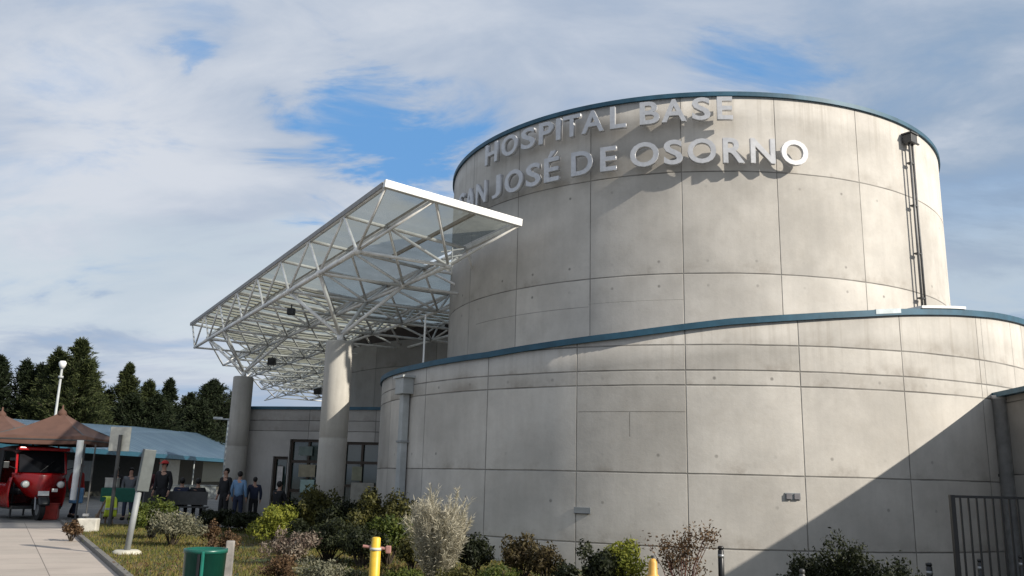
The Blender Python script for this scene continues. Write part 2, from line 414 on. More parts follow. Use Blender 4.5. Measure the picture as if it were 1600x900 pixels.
bld = thing('hospital', 'two-tier round grey concrete hospital building with blue metal coping', 'building', (0, 0, 0))
ring_wall('upper_drum_wall', RU, -180, 180, 3.6, lambda th: 9.66, CON_U, bld, zs=12)
coping('coping', RU, -180, 180, lambda th: 9.71, M_blue, bld, h=.075)
ring_wall('lower_drum_wall', RL, -118, 100, -1.2, ltop, CON_L, bld, zs=10)
coping('coping', RL, -118, 100, lambda th: ltop(th) + .05, M_blue, bld, h=.095)
coping('roof_flashing', RL, 19.5, 27.5, lambda th: ltop(th) + .105, M_whitep, bld, w=.55, h=.03, out_=.075)
coping('roof_flashing', RL, 12.5, 16.2, lambda th: ltop(th) + .06, mat('pale_cyan_coping', (.55, .62, .64), .5), bld, w=.43, h=.07, out_=.056)  # short paler stretch laid over the blue coping
# roofs
V, F = [], []
for i in range(219):
    th = -118 + i
    for rr in (RL - .29, RU - .05):
        p = drum(th, rr); V.append((p.x, p.y, ltop(th) - .3))
for i in range(218): F.append((2 * i, 2 * i + 2, 2 * i + 3, 2 * i + 1))
M_roof = mat('roof_membrane', (.2, .2, .2), .9)
pyd('roof', V, F, M_roof, bld)
bm = BM(); lathe(bm, [(RU - .28, 9.2), (0.01, 9.35)], 64, (CX, CY, 0)); obj('roof', bm, M_roof, bld)

# wall boxes with metre UVs
def uvwall(name, p0, p1, z0, z1, thick, m, parent, openings=(), uoff=0.):
    """vertical wall slab from p0 to p1 with rectangular openings (s0,s1,za,zb); the side left of p0->p1 is the back"""
    p0, p1 = Vector((p0[0], p0[1], 0)), Vector((p1[0], p1[1], 0)); d = (p1 - p0); L = d.length; d.normalize(); nb = Vector((-d.y, d.x, 0))
    ss = sorted({0., L} | {o[0] for o in openings} | {o[1] for o in openings}); zs = sorted({z0, z1} | {o[2] for o in openings} | {o[3] for o in openings})
    bm = BM(); uvl = bm.loops.layers.uv.new('UVMap')
    def solid(a, b, c, e):
        s, z = (a + b) / 2, (c + e) / 2
        return 0 < s < L and z0 < z < z1 and not any(o[0] < s < o[1] and o[2] < z < o[3] for o in openings)
    def quad(ps, uvs):
        f = bm.faces.new([bm.verts.new(p) for p in ps])
        for l, q in zip(f.loops, uvs): l[uvl].uv = q
    for i in range(len(ss) - 1):
        for k in range(len(zs) - 1):
            a, b, c, e = ss[i], ss[i + 1], zs[k], zs[k + 1]
            if not solid(a, b, c, e): continue
            P = lambda s, z, t_: p0 + d * s + nb * t_ + Vector((0, 0, z))
            quad([P(a, c, 0), P(b, c, 0), P(b, e, 0), P(a, e, 0)], [(uoff + a, c), (uoff + b, c), (uoff + b, e), (uoff + a, e)])
            quad([P(b, c, thick), P(a, c, thick), P(a, e, thick), P(b, e, thick)], [(b, c), (a, c), (a, e), (b, e)])
            if i == 0 or not solid(ss[i - 1], a, c, e): quad([P(a, c, thick), P(a, c, 0), P(a, e, 0), P(a, e, thick)], [(a - thick, c), (a, c), (a, e), (a - thick, e)])
            if i == len(ss) - 2 or not solid(b, ss[i + 2], c, e): quad([P(b, c, 0), P(b, c, thick), P(b, e, thick), P(b, e, 0)], [(b, c), (b + thick, c), (b + thick, e), (b, e)])
            if k == 0 or not solid(a, b, zs[k - 1], c): quad([P(a, c, thick), P(b, c, thick), P(b, c, 0), P(a, c, 0)], [(a, c), (b, c), (b, c), (a, c)])
            if k == len(zs) - 2 or not solid(a, b, e, zs[k + 2]): quad([P(a, e, 0), P(b, e, 0), P(b, e, thick), P(a, e, thick)], [(a, e), (b, e), (b, e), (a, e)])
    me = bpy.data.meshes.new(name); bm.to_mesh(me); bm.free()
    return link(name, me, m, parent), (lambda s, z, t_=0.: p0 + d * s + nb * t_ + Vector((0, 0, z))), math.atan2(d.y, d.x)

# entrance wall, in the shade behind the columns
WZ = 3.68
wall, P, wa = uvwall('entrance_wall', (-9.05, 29.75), (-3.3, 28.35), -.3, WZ, .35, CON_W, bld,
                     openings=((1.17, 1.72, -.3, 2.1), (1.75, 3.08, -.3, 2.68), (3.7, 4.98, .0, 2.62)))
rt = Matrix.Rotation(wa, 4, 'Z')
bm = B(P(2.96, WZ + .04, .16), (6.2, .46, .1), rt); obj('coping', bm, M_blue, bld)
uvwall('entrance_side_wall', (-9.05 - .1, 60), (-9.05, 29.76), -.3, WZ, .35, CON_W, bld)
bm = BM(); vs_ = [bm.verts.new(p) for p in ((-9, 30.1, WZ - .2), (-3, 28.8, WZ - .2), (2, 31, WZ - .2), (2, 58, WZ - .2), (-9, 58, WZ - .2))]; bm.faces.new(vs_); obj('roof', bm, M_roof, bld)
M_frame = mat('dark_bronze_frame', (.045, .03, .02), .5, .3)
gl = bpy.data.materials.new('window_glass'); gl.use_nodes = True; b = gl.node_tree.nodes['Principled BSDF']
b.inputs['Base Color'].default_value = (.03, .05, .045, 1); b.inputs['Roughness'].default_value = .06; b.inputs['Specular IOR Level'].default_value = .9
MATS['glass_dark'] = gl
def opening(name, s0, s1, za, zb, rows, cols=2, t_=.14):
    f = BM(); w = s1 - s0; h = zb - za
    for s in [s0 + .04] + [s0 + w * i / cols for i in range(1, cols)] + [s1 - .04]: box(f, P(s, za + h / 2, t_), (.075, .09, h - .004), rt)
    for z in rows: box(f, P((s0 + s1) / 2, z, t_ + .002), (w - .004, .095, .09), rt)
    fo = obj(name, f, M_frame, bld)
    g = B(P((s0 + s1) / 2, za + h / 2, t_ + .03), (w - .02, .02, h - .02), rt); obj('pane', g, gl, fo)
    return fo
e1 = opening('entrance_door', 1.75, 3.08, .0, 2.68, (.05, 1.0, 1.95, 2.64))
opening('door', 1.17, 1.72, 0, 2.1, (.05, 2.05), 1)
e2 = opening('window', 3.7, 4.98, 0, 2.62, (.45, 1.2, 1.95, 2.58))
for s, z, w, h, c, o, nm in ((2.45, .95 + .2, .5, .42, (.34, .46, .42), e1, 'notice'), (2.9, 1.62, .2, .5, (.62, .55, .5), e1, 'notice'), (2.4, 1.65, .6, .4, (.33, .29, .2), e1, 'notice'),
                         (4.42, .95, .8, .72, (.36, .34, .29), e2, 'notice'), (4.2, 1.6, .35, .45, (.26, .26, .18), e2, 'notice'), (2.3, 2.3, .5, .3, (.16, .2, .18), e1, 'notice'), (1.42, 1.4, .2, .75, (.6, .56, .52), bld, 'notice')):
    obj(nm, B(P(s, z, .09), (w, .012, h), rt), mat('notice_%d' % int(c[0] * 100 + c[2] * 1000), c, .8), o)
# rear hall drum rising behind the entrance
hall_c = (.2, 37.)
V, F, UV = [], [], []
me = bpy.data.meshes.new('hall_wall')
for i in range(121):
    th = -120 + 2 * i; 
    for z in (3.2, 4.5, 6.42):
        V.append((hall_c[0] + 7.3 * math.sin(R(th)), hall_c[1] - 7.3 * math.cos(R(th)), z)); UV.append((R(th) * 7.3, z))
    V.append((hall_c[0] + 7.0 * math.sin(R(th)), hall_c[1] - 7.0 * math.cos(R(th)), 6.42)); UV.append((R(th) * 7.3, 6.8))
for i in range(120):
    for k in range(3): F.append((i * 4 + k, i * 4 + 4 + k, i * 4 + 5 + k, i * 4 + 1 + k))
me.from_pydata(V, [], F); uvl = me.uv_layers.new(name='UVMap')
for l in me.loops: uvl.data[l.index].uv = UV[l.vertex_index]
link('hall_wall', me, CON_B, bld)
bm = BM(); lathe(bm, [(7.2, 6.3), (.01, 6.4)], 48, (*hall_c, 0)); obj('roof', bm, M_roof, bld)
bm = BM(); lathe(bm, [(7.0, 6.4), (7.0, 7.02), (.01, 7.04)], 64, (*hall_c, 0)); obj('shade_gap_band', bm, mat('shade_gap_brown', (.035, .022, .017), .7), bld)  # dark brown band standing in for the shadowed gap under the canopy
# side wing on the right: its west face is in shade and throws the diagonal shadow
w0 = drum(33.2, RL + .0)
WX = 8.75
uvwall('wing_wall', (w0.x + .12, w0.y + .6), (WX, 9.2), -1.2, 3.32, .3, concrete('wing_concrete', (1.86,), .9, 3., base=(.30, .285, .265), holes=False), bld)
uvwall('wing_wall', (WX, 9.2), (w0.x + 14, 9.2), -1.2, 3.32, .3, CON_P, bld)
bm = BM(); p0 = Vector((w0.x + .06, w0.y + .3, 0)); p1 = Vector((WX, 9.2, 0)); d = p1 - p0
box(bm, (p0 + p1) / 2 + Vector((.12, 0, 3.36)), (d.length, .5, .09), Matrix.Rotation(math.atan2(d.y, d.x), 4, 'Z')); obj('coping', bm, M_blue, bld)
bm = BM(); bm.faces.new([bm.verts.new(p) for p in ((w0.x + .1, w0.y + 1, 3.2), (WX + .1, 9.3, 3.2), (w0.x + 14, 9.3, 3.2), (w0.x + 14, w0.y + 1, 3.2))]); obj('roof', bm, M_roof, bld)
# round pipe in the corner
pc = drum(33.4, RL + .17)
pp = thing('downpipe', 'thick grey round downpipe in the corner beside the side wing', 'downpipe', (pc.x - .12, pc.y - .02, -.35))
bm = BM(); lathe(bm, [(.135, 0), (.135, 3.62), (.15, 3.62), (.15, 3.7), (.0, 3.7)], 20); obj('pipe', bm, mat('pipe_grey', (.46, .46, .47), .5), pp, True)
bm = B((0, .1, 2.2), (.34, .1, .05)); obj('bracket', bm, M_darkgrey, pp)
# rain hopper + square downpipe on the left of the lower drum
pc = drum(-59.3, RL + .13)
pp = thing('downpipe', 'pale grey square downpipe with box hopper on the shaded left of the lower drum', 'downpipe', (pc.x, pc.y, 0), R(-59.3))
bm = BM(); box(bm, (0, 0, 3.52), (.44, .26, .36), None, .01); box(bm, (0, 0, 3.72), (.56, .34, .05)); obj('hopper', bm, M_lgrey, pp)
obj('pipe', B((0, .02, 1.67), (.2, .16, 3.34), None, .02), M_lgrey, pp)
for z in (.9, 2.3): obj('bracket', B((0, .02, z), (.26, .2, .04)), M_grey, pp)
# twin downpipes on the upper drum
pc = drum(36.9, RU + .14)
pp = thing('downpipe', 'twin dark downpipes with box hopper on the sunlit right of the upper drum', 'downpipe', (pc.x, pc.y, 0), R(37.9))
bm = BM(); box(bm, (-.02, 0, 9.26), (.27, .2, .2), None, .01); box(bm, (-.02, 0, 9.38), (.33, .25, .03)); box(bm, (.2, -.05, 9.2), (.12, .04, .03)); obj('hopper', bm, M_darkgrey, pp)
for sx in (-.075, .06): obj('pipe', T((sx, 0, 4.7), (sx, 0, 9.2), .027, seg=10), mat('pipe_dark', (.15, .15, .15), .5, .3), pp, True)
for z in (5.6, 6.6, 7.7, 8.7): obj('bracket', B((-.01, .03, z), (.19, .1, .03)), M_darkgrey, pp)

# ------------------------------------------------------------------ sign letters
def glyph(ch, w, h, depth):
    cu = bpy.data.curves.new('txt', 'FONT'); cu.body = ch; cu.size = 1; cu.extrude = .5; cu.offset = .019; cu.resolution_u = 4
    cu.bevel_depth = 0
    o = bpy.data.objects.new('txt', cu); COL.objects.link(o)
    me = bpy.data.meshes.new_from_object(o.evaluated_get(bpy.context.evaluated_depsgraph_get()))
    bpy.data.objects.remove(o); 
    a = np.array([v.co[:] for v in me.vertices]); 
    lo, hi = a.min(0), a.max(0)
    for v in me.vertices:
        x, y, z = v.co
        v.co = ((x - (lo[0] + hi[0]) / 2) / (hi[0] - lo[0]) * w, -(z - lo[2]) / (hi[2] - lo[2]) * depth, (y - lo[1]) / (hi[1] - lo[1]) * h)
    # x mirrored depth axis: front is -Y
    bm = bmesh.new(); bm.from_mesh(me); bmesh.ops.remove_doubles(bm, verts=bm.verts, dist=1e-4); bmesh.ops.recalc_face_normals(bm, faces=bm.faces); bm.to_mesh(me); bm.free()
    return me
L1 = [('H', -55.04, -50.9), ('O', -49.63, -44.93), ('S', -44.0, -40.5), ('P', -39.55, -36.2), ('I', -35.6, -34.6), ('T', -34.1, -30.4), ('A', -30.21, -25.75), ('L', -24.64, -21.6), ('B', -19.16, -15.6), ('A', -15.3, -10.87), ('S', -9.97, -6.75), ('E', -5.62, -2.9)]
L2 = [('S', -66.6, -63.4), ('A', -63.0, -58.9), ('N', -58.2, -54.3), ('J', -52.3, -49.6), ('O', -48.35, -43.34), ('S', -42.54, -39.0), ('É', -38.17, -34.85), ('D', -32.26, -27.9), ('E', -26.48, -23.4), ('O', -20.96, -15.81), ('S', -15.0, -11.67), ('O', -10.9, -5.94), ('R', -4.83, -1.1), ('N', -.1, 4.27), ('O', 5.3, 10.3)]
for words, rows, z0f, hh, lb in (('HOSPITAL BASE', L1, lambda th: np.interp(th, [-55, -35, -3], [8.92, 8.96, 9.01]), .51, 'raised metal letters HOSPITAL BASE, upper line on the tall drum'),
                           ('SAN JOSÉ DE OSORNO', L2, lambda th: np.interp(th, [-65, -45, -30, 10], [8.02, 7.99, 8.03, 8.05]), .55, 'raised metal letters SAN JOSÉ DE OSORNO, lower line on the tall drum')):
    sg = thing('sign_lettering', lb, 'sign', tuple(drum(-25, RU) + Vector((0, 0, 8.5))))
    bpy.context.view_layer.update(); inv = Matrix.Translation(-sg.location)
    RR = RU + .16
    for ch, a0, a1 in rows:
        th = (a0 + a1) / 2; w = 2 * RR * math.sin(R(a1 - a0) / 2)
        h = hh * (1.30 if ch == 'É' else 1)
        me = glyph(ch, w, h, .09)
        o = link('letter', me, M_alu, sg); p = drum(th, RR) + Vector((0, 0, float(z0f(th))))
        o.matrix_local = inv @ Matrix.Translation(p) @ Matrix.Rotation(R(th), 4, 'Z')
# small plates on the wall
for (u_, v_, w, h, lb) in ((905, 797, .26, .12, 'small grey metal plate on the shaded wall beside a vertical joint'),):
    pass
def plate(th, z, w, h, lb, dark=False):
    p = drum(th, RL + .008); t_ = thing('wall_plate', lb, 'plate', (p.x, p.y, z), R(th))
    obj('panel', B((0, 0, 0), (w, .012, h), None, .003), M_grey if not dark else M_grey, t_)
    if dark:
        for sx in (-.07, .07): obj('cover', B((sx, -.022, 0), (.1, .02, h * .8), None, .004), mat('cover_grey', (.2, .19, .2), .5), t_)
    else: obj('lip', B((0, -.012, -h / 2), (w * .9, .02, .015)), M_darkgrey, t_)
plate(-25.0, 1.03, .32, .11, 'thin pale grey plate on the shaded wall beside a joint, left one of two')
plate(.5, 1.38, .27, .12, 'small dark grey twin plate on the sunlit wall, right one of two', True)

# ------------------------------------------------------------------ canopy (space frame)
TH = -.529; ev = Vector((math.sin(TH), math.cos(TH), 0)); eu = Vector((math.cos(TH), -math.sin(TH), 0)); O = Vector((-2.534, 16.126, 0))
SU, SV, ZT, ZB = 1.04, 2.477, 5.625 + EYE, 4.589 + EYE
def slope(i): return -.087 * min(i, 3.1) 
def tn(i, j): p = O + eu * (SU * i) + ev * (SV * j); p.z = ZT + slope(i) ; return p
def bn_(i, j): p = O + eu * (SU * i) + ev * (SV * (j + .594)); p.z = ZB; return p
canopy = thing('entrance_canopy', 'white steel space-frame canopy with glass roof over the entrance', 'canopy', (0, 0, 0))
poly = [(-2.6, 16.0), (.25, 17.7), (3, 20), (6, 30), (6, 56), (-15.9, 56), (-13.75, 41), (-12.75, 33.6)]
def inpoly(x, y):
    c = False; q = len(poly)
    for i in range(q):
        (x1, y1), (x2, y2) = poly[i], poly[(i + 1) % q]
        if (y1 > y) != (y2 > y) and x < (x2 - x1) * (y - y1) / (y2 - y1) + x1: c = not c
    return c
def free(p, pad=0): return math.hypot(p.x - CX, p.y - CY) > RU + pad
def okc(p): return inpoly(p.x, p.y) and free(p, -2.3) 
# top node lines i = 0 (edge), 1.02, 3.1, 5.1 ... ; bottom lines i = 0, 2.08, 4.16 ...
TI = [0, 1.02] + [1.02 + 2.04 * k for k in range(1, 12)]
TI0 = [-2.04 * k + 0 for k in range(0, 9)]
struts = []; chords_t = []; chords_b = []; cells = []
TIall = sorted(set([round(-2.06 * k, 3) for k in range(1, 10)] + [0, 1.03] + [round(1.03 + 1.95 * k, 3) for k in range(1, 12)]))
BIall = sorted(set([round(-2.06 * k, 3) for k in range(1, 10)] + [round(2.06 * k, 3) for k in range(0, 12)]))
NJ = 20
def tok(i, j):
    if i < 0 and j < 8: return False
    if i > 1.1 and j < 2.5: 
        if i > 3.2 and j < 1.5: return False
    p = tn(i, j); return (okc(p) or (0 <= i <= 3.1 and 0 <= j <= 8 and free(p, .1)))
def bok(i, j):
    if i < 0 and j < 8: return False
    if i > 3.2 and j < 1: return False
    p = bn_(i, j); return (okc(p) or (0 <= i <= 3.1 and 0 <= j <= 7 and free(p, -.3)))
for j in range(NJ):
    for a, b2 in zip(TIall[:-1], TIall[1:]):
        if tok(a, j) and tok(b2, j): chords_t.append((tn(a, j), tn(b2, j), .045, 'low dark plant between the red shrub and the round green one'))
        if tok(a, j) and tok(b2, j) and tok(a, j + 1) and tok(b2, j + 1): cells.append((a, b2, j))
    for a, b2 in zip(BIall[:-1], BIall[1:]):
        if bok(a, j) and bok(b2, j): chords_b.append((bn_(a, j), bn_(b2, j), .038))
for i in TIall:
    run = [j for j in range(NJ) if tok(i, j)]
    for j in run:
        if j + 1 in run: chords_t.append((tn(i, j), tn(i, j + 1), .05, 'y'))
for i in BIall:
    for j in range(NJ - 1):
        if bok(i, j) and bok(i, j + 1): chords_b.append((bn_(i, j), bn_(i, j + 1), .055 if i == 0 else .045))
for i in BIall:
    for j in range(NJ):
        if not bok(i, j): continue
        p = bn_(i, j)
        if i == 0: tops = [0, 1.03]
        else:
            lo = [q for q in TIall if q <= i - .5]; hi = [q for q in TIall if q >= i + .5]
            tops = ([lo[-1]] if lo else []) + ([hi[0]] if hi else [])
        for q in tops:
            for jj in (j, j + 1):
                if tok(q, jj): struts.append((p, tn(q, jj), .034))
# struts from the concrete columns up to the lower nodes
colpos = [Vector((-4.2, 20.87, 0)), Vector((-9.12, 29.35, 0))]
for cp_, j0 in ((colpos[0], 1), (colpos[1], 5)):
    top = Vector((cp_.x, cp_.y, 4.88))
    for i in (0, 2.06):
        for jj in (j0, j0 + 1): struts.append((top, bn_(i, jj), .048))
struts.sort(key=lambda s: (s[0] + s[1]).xy.length)
def many(name, items, m, seg=6, lim=98):
    for k, it in enumerate(items[:lim]): obj(name, T(it[0], it[1], it[2], seg=seg), m, canopy, True)
    if len(items) > lim:
        bm = BM()
        for it in items[lim:]: tube(bm, it[0], it[1], it[2], seg=5)
        o = obj(name, bm, m, canopy, True); o['kind'] = 'stuff'
key = lambda s: (s[0] + s[1]).xy.length
many('strut', struts, M_white, 8); many('top_chord', sorted(chords_t, key=key), M_white, 8); many('bottom_chord', sorted(chords_b, key=key), M_white, 8)
# fascia and edge beams
A, Bc, Cc = tn(0, 0), tn(2.97, 0), tn(0, 8.08)
def beam(p0, p1, w, h, up=0.):
    d = p1 - p0; x = d.normalized(); z = Vector((0, 0, 1)); y = z.cross(x).normalized(); z = x.cross(y)
    M = Matrix((x, y, z)).transposed().to_4x4()
    return box(BM(), (p0 + p1) / 2 + z * up, (d.length, w, h), M, min(w, h) * .12)
obj('fascia', beam(A - eu * .06, Bc + eu * .03, .12, .165, .02), M_whitep, canopy)
obj('edge_beam', beam(A + ev * .1, Cc, .12, .12, .03), mat('grey_edge_beam', (.26, .25, .24), .5), canopy)
obj('edge_beam', beam(Bc + ev * .1, tn(2.97, 1.3), .09, .1, .0), M_white, canopy)
# glazing bars and purlins carrying the glass
for k, i in enumerate((1.03, 2.06)):
    j1 = 8 if i < 1.1 else 2
    obj('glazing_bar', beam(tn(i, 0) + Vector((0, 0, .07)), tn(i, j1) + Vector((0, 0, .07)), .06, .08), mat('tan_glazing_bar', (.42, .38, .32), .6), canopy)
gb = BM(); pur = BM(); nfar = 0
glb = BM()
for (a, b2, j) in cells:
    q = [tn(a, j), tn(b2, j), tn(b2, j + 1), tn(a, j + 1)]
    up = Vector((0, 0, .12)); vts = [glb.verts.new(v + up) for v in q] ; glb.faces.new(vts)
    if j >= 4:
        for f in (.2, .4, .6, .8):
            p0 = q[0].lerp(q[3], f); p1 = q[1].lerp(q[2], f)
            x = (p1 - p0).normalized(); y = Vector((0, 0, 1)).cross(x).normalized(); z = x.cross(y); M = Matrix((x, y, z)).transposed().to_4x4()
            box(pur, (p0 + p1) / 2 + Vector((0, 0, .06)), ((p1 - p0).length, .16, .05), M)
o = obj('purlin', pur, mat('cream_purlin', (.70, .67, .56), .55), canopy); o['kind'] = 'stuff'
cg = bpy.data.materials.new('canopy_glass'); cg.use_nodes = True; t = NT(cg.node_tree); t.n.remove(t.n['Principled BSDF'])
tr = t.new('ShaderNodeBsdfTransparent'); tr.inputs[0].default_value = (.44, .48, .49, 1)
df = t.new('ShaderNodeBsdfPrincipled'); df.inputs['Base Color'].default_value = (.15, .165, .155, 1); df.inputs['Roughness'].default_value = .15
tl = t.new('ShaderNodeBsdfTranslucent'); tl.inputs[0].default_value = (.42, .44, .40, 1)
nz = t.mr(t.noise(t.new('ShaderNodeTexCoord').outputs['Object'], 1.2, 5), .35, .7, .40, .62)
m1 = t.new('ShaderNodeMixShader'); m1.inputs[0].default_value = .45; t.l.new(df.outputs[0], m1.inputs[1]); t.l.new(tl.outputs[0], m1.inputs[2])
m2 = t.new('ShaderNodeMixShader'); t.l.new(nz, m2.inputs[0]); t.l.new(tr.outputs[0], m2.inputs[1]); t.l.new(m1.outputs[0], m2.inputs[2])
t.l.new(m2.outputs[0], t.n['Material Output'].inputs[0])
obj('roof_glass', glb, cg, canopy)
# hub at each near node
for i, j in ((0, 0), (2.06, 0), (0, 1), (2.06, 1), (0, 2), (2.06, 2)):
    bm = BM(); bmesh.ops.create_uvsphere(bm, u_segments=12, v_segments=8, radius=.085, matrix=Matrix.Translation(bn_(i, j))); obj('node', bm, M_white, canopy, True)
# antenna on the node by the drum
n2 = bn_(2.06, 0)
an = thing('antenna', 'small white aerial beside the canopy corner in front of the drum', 'antenna', tuple(n2 + Vector((.05, .35, -.1))))
obj('mast', T((0, 0, 0), (0, 0, .62), .014, seg=6), M_whitep, an)
for z, w in ((.55, .5), (.4, .44), (.25, .36)): obj('element', T((-w / 2, -.05, z - .05), (w / 2, .1, z + .08), .018, seg=6), M_whitep, an)
obj('reflector', B((-.12, .02, .2), (.26, .05, .2), Matrix.Rotation(.4, 4, 'Y')), M_whitep, an)
# columns
labels = ['tall round concrete column in front of the entrance, near one', 'tall round concrete column at the far corner of the entrance wall']
for cp_, lb in zip(colpos, labels):
    c = thing('column', lb, 'column', tuple(cp_), 0, 'round concrete columns under the canopy')
    bm = BM(); uvl = bm.loops.layers.uv.new('UVMap'); seg = 40; rr = .335
    prof = [(rr, -.3), (rr, 2.38), (rr - .012, 2.4), (rr, 2.42), (rr, 4.71), (rr - .03, 4.74)]
    lathe(bm, prof, seg)
    for f in bm.faces:
        for l in f.loops: l[uvl].uv = (math.atan2(l.vert.co.y, l.vert.co.x) * rr + cp_.x, l.vert.co.z)
        f.smooth = abs(f.normal.z) < .5
    obj('shaft', bm, CON_P, c, True)
    obj('steel_head', T((0, 0, 4.74), (0, 0, 4.92), .075, .085, 14), M_white, c, True)
# floodlights hung under the frame
for (px, py, lb) in ((455, 487, 'small black floodlight hanging below the canopy left of the near column, highest one'), (425, 565, 'small black floodlight below the far part of the canopy, middle one'), (497, 611, 'small black floodlight low beside the near column, lowest one')):
    p = hit(px, py, ZB - .12)
    f = thing('floodlight', lb, 'floodlight', tuple(p), 0, 'floodlights under the canopy'); k = p.xy.length / 26
    obj('housing', B((0, 0, 0), (.22 * k, .2 * k, .2 * k), None, .02), M_black, f)
    obj('bracket', T((0, 0, .05), (0, 0, .2), .02), M_black, f)
# thin white pole on the lower roof
p = drum(-77, RL - .6)
p = at(661, 575, 20.3)
fp = thing('roof_pole', 'thin white pole standing on the lower roof beside the tall drum', 'pole', (p.x, p.y, 3.6))
obj('pole', T((0, 0, 0), (0, 0, 1.75), .022, seg=8), M_whitep, fp); obj('base', T((0, 0, 0), (0, 0, .05), .08), M_steel, fp)

# ------------------------------------------------------------------ fence and bollards
def at_ground(px, d):
    v = raydir(px, 760); t = d / math.hypot(v.x, v.y); x, y = v.x * t, v.y * t
    return Vector((x, y, gz(x, y)))
f0 = at(1486, 763, 13.5); fz = 1.49
fn = thing('bar_fence', 'black vertical-bar metal fence in front of the shaded side wing', 'fence', (f0.x, f0.y, -.36))
FL = 8.98 - f0.x; fh = fz + .36
obj('post', B((0, 0, fh / 2), (.06, .06, fh)), M_black, fn); obj('post', B((FL, 0, fh / 2), (.06, .06, fh)), M_black, fn)
obj('rail', B((FL / 2, 0, fh - .02), (FL - .06, .035, .035)), M_black, fn); obj('rail', B((FL / 2, 0, .15), (FL - .06, .035, .035)), M_black, fn)
k = 1
while k * .112 < FL - .05:
    obj('bar', B((k * .112, 0, fh / 2 + .04), (.022, .02, fh - .15)), M_black, fn); k += 1

blabels = ['black bollard in front of the sunlit wall beside the reddish shrub, leftmost of the row', 'slim bollard among the left side of the dark bushes', 'slim bollard before the right side of the dark bushes',
           'black bollard between the dark bushes and the fence', 'black bollard standing before the first fence bars', 'black bollard at the far right in front of the fence']
for (px, py, rad), lb in zip(((1126, 853, .042), (1253, 889, .03), (1364, 882, .032), (1451, 879, .042), (1531, 873, .042), (1596, 868, .05)), blabels):
    H = .92
    hor = 745 + .02 * (px - 800) + 6
    d = 6.6
    for _ in range(12):          # distance at which a post of that height tops out there
        p = at(px, py, d); g = Vector((p.x, p.y, gz(p.x, p.y)))
        d *= (EYE - g.z - H) / max(.05, (EYE - p.z))
    b = thing('bollard', lb, 'bollard', tuple(g), 0, 'bollards along the pavement edge')
    bm = BM(); lathe(bm, [(rad, 0), (rad, H - .06), (rad * .8, H - .055), (rad * .8, H - .045), (rad, H - .04), (rad, H - .015), (rad * .7, H)], 18)
    obj('shaft', bm, M_black if rad > .035 else M_darkgrey, b, True)
    bm = BM(); lathe(bm, [(rad * 1.05, H - .16), (rad * 1.05, H - .11)], 18); obj('band', bm, M_steel, b, True)

def post_like(px, py, H, r_):
    d = 7.4
    for _ in range(12):
        p = at(px, py, d); g = Vector((p.x, p.y, gz(p.x, p.y))); d *= (EYE - g.z - H) / max(.05, (EYE - p.z))
    return g, d
# yellow pipe post with valve
g, d = post_like(588, 840, .98, .04)
yp = thing('yellow_post', 'yellow pipe post with a small valve collar at the bottom of the lawn', 'post', tuple(g))
bm = BM(); lathe(bm, [(.05, 0), (.05, .88), (.042, .885), (.042, .975), (.03, .985), (.0, .985)], 18); obj('pipe', bm, M_yellow, yp, True)
bm = BM(); lathe(bm, [(.056, .865), (.056, .89)], 18); obj('collar', bm, mat('pale_tape', (.6, .58, .5), .6), yp, True)
obj('valve_handle', T((-.12, 0, .9), (.11, 0, .88), .014, seg=8), mat('rusty_pink', (.4, .2, .17), .6), yp)
obj('valve_knob', B((.12, 0, .875), (.05, .04, .07), None, .01), MATS['rusty_pink'], yp)
# small yellow standpipe further right
g, d = post_like(1020, 872, .74, .04)
yh = thing('hydrant', 'orange-yellow standpipe with a wide base beside the round green shrub', 'hydrant', tuple(g))
bm = BM(); lathe(bm, [(.10, 0), (.10, .5), (.08, .53), (.055, .56), (.052, .69), (.03, .73), (0, .74)], 18); obj('body', bm, mat('orange_paint', (.66, .36, .07), .5), yh, True)
obj('outlet', T((-.13, 0, .45), (.13, 0, .45), .035, seg=12), MATS['orange_paint'], yh, True)
obj('cap', T((0, 0, .74), (0, 0, .77), .02, seg=8), M_darkgrey, yh)
# green bin with wooden post
p = at(322, 857, 7.35); g = Vector((p.x, p.y, gz(p.x, p.y)))
gb_ = thing('litter_bin', 'dark green cylindrical litter bin at the lower edge of the lawn', 'litter bin', (g.x, g.y, g.z)); hb = p.z - g.z
bm = BM(); lathe(bm, [(.135, .12), (.158, hb - .03), (.165, hb - .03), (.165, hb), (.148, hb), (.135, hb - .25), (0, hb - .25)], 32); obj('bucket', bm, M_green, gb_, True)
obj('slot', B((.005, -.158, hb - .16), (.022, .012, .26), None, .004), M_black, gb_)
obj('rib', B((.035, -.155, hb - .16), (.02, .03, .3), None, .006), mat('light_green_plastic', (.015, .16, .12), .4), gb_)
bm = BM(); lathe(bm, [(.02, 0), (.02, .2)], 10); obj('foot', bm, M_steel, gb_)
g, d = post_like(361, 842, .98, .04)
wp = thing('wooden_post', 'weathered grey wooden post right beside the green litter bin', 'post', tuple(g), .2)
bm = B((0, 0, .48), (.07, .06, .97), None, .01); obj('shaft', bm, mat('grey_wood', (.30, .28, .26), .85, 0, .2, 9), wp)
obj('bracket', B((-.06, 0, .8), (.1, .05, .03)), M_steel, wp)

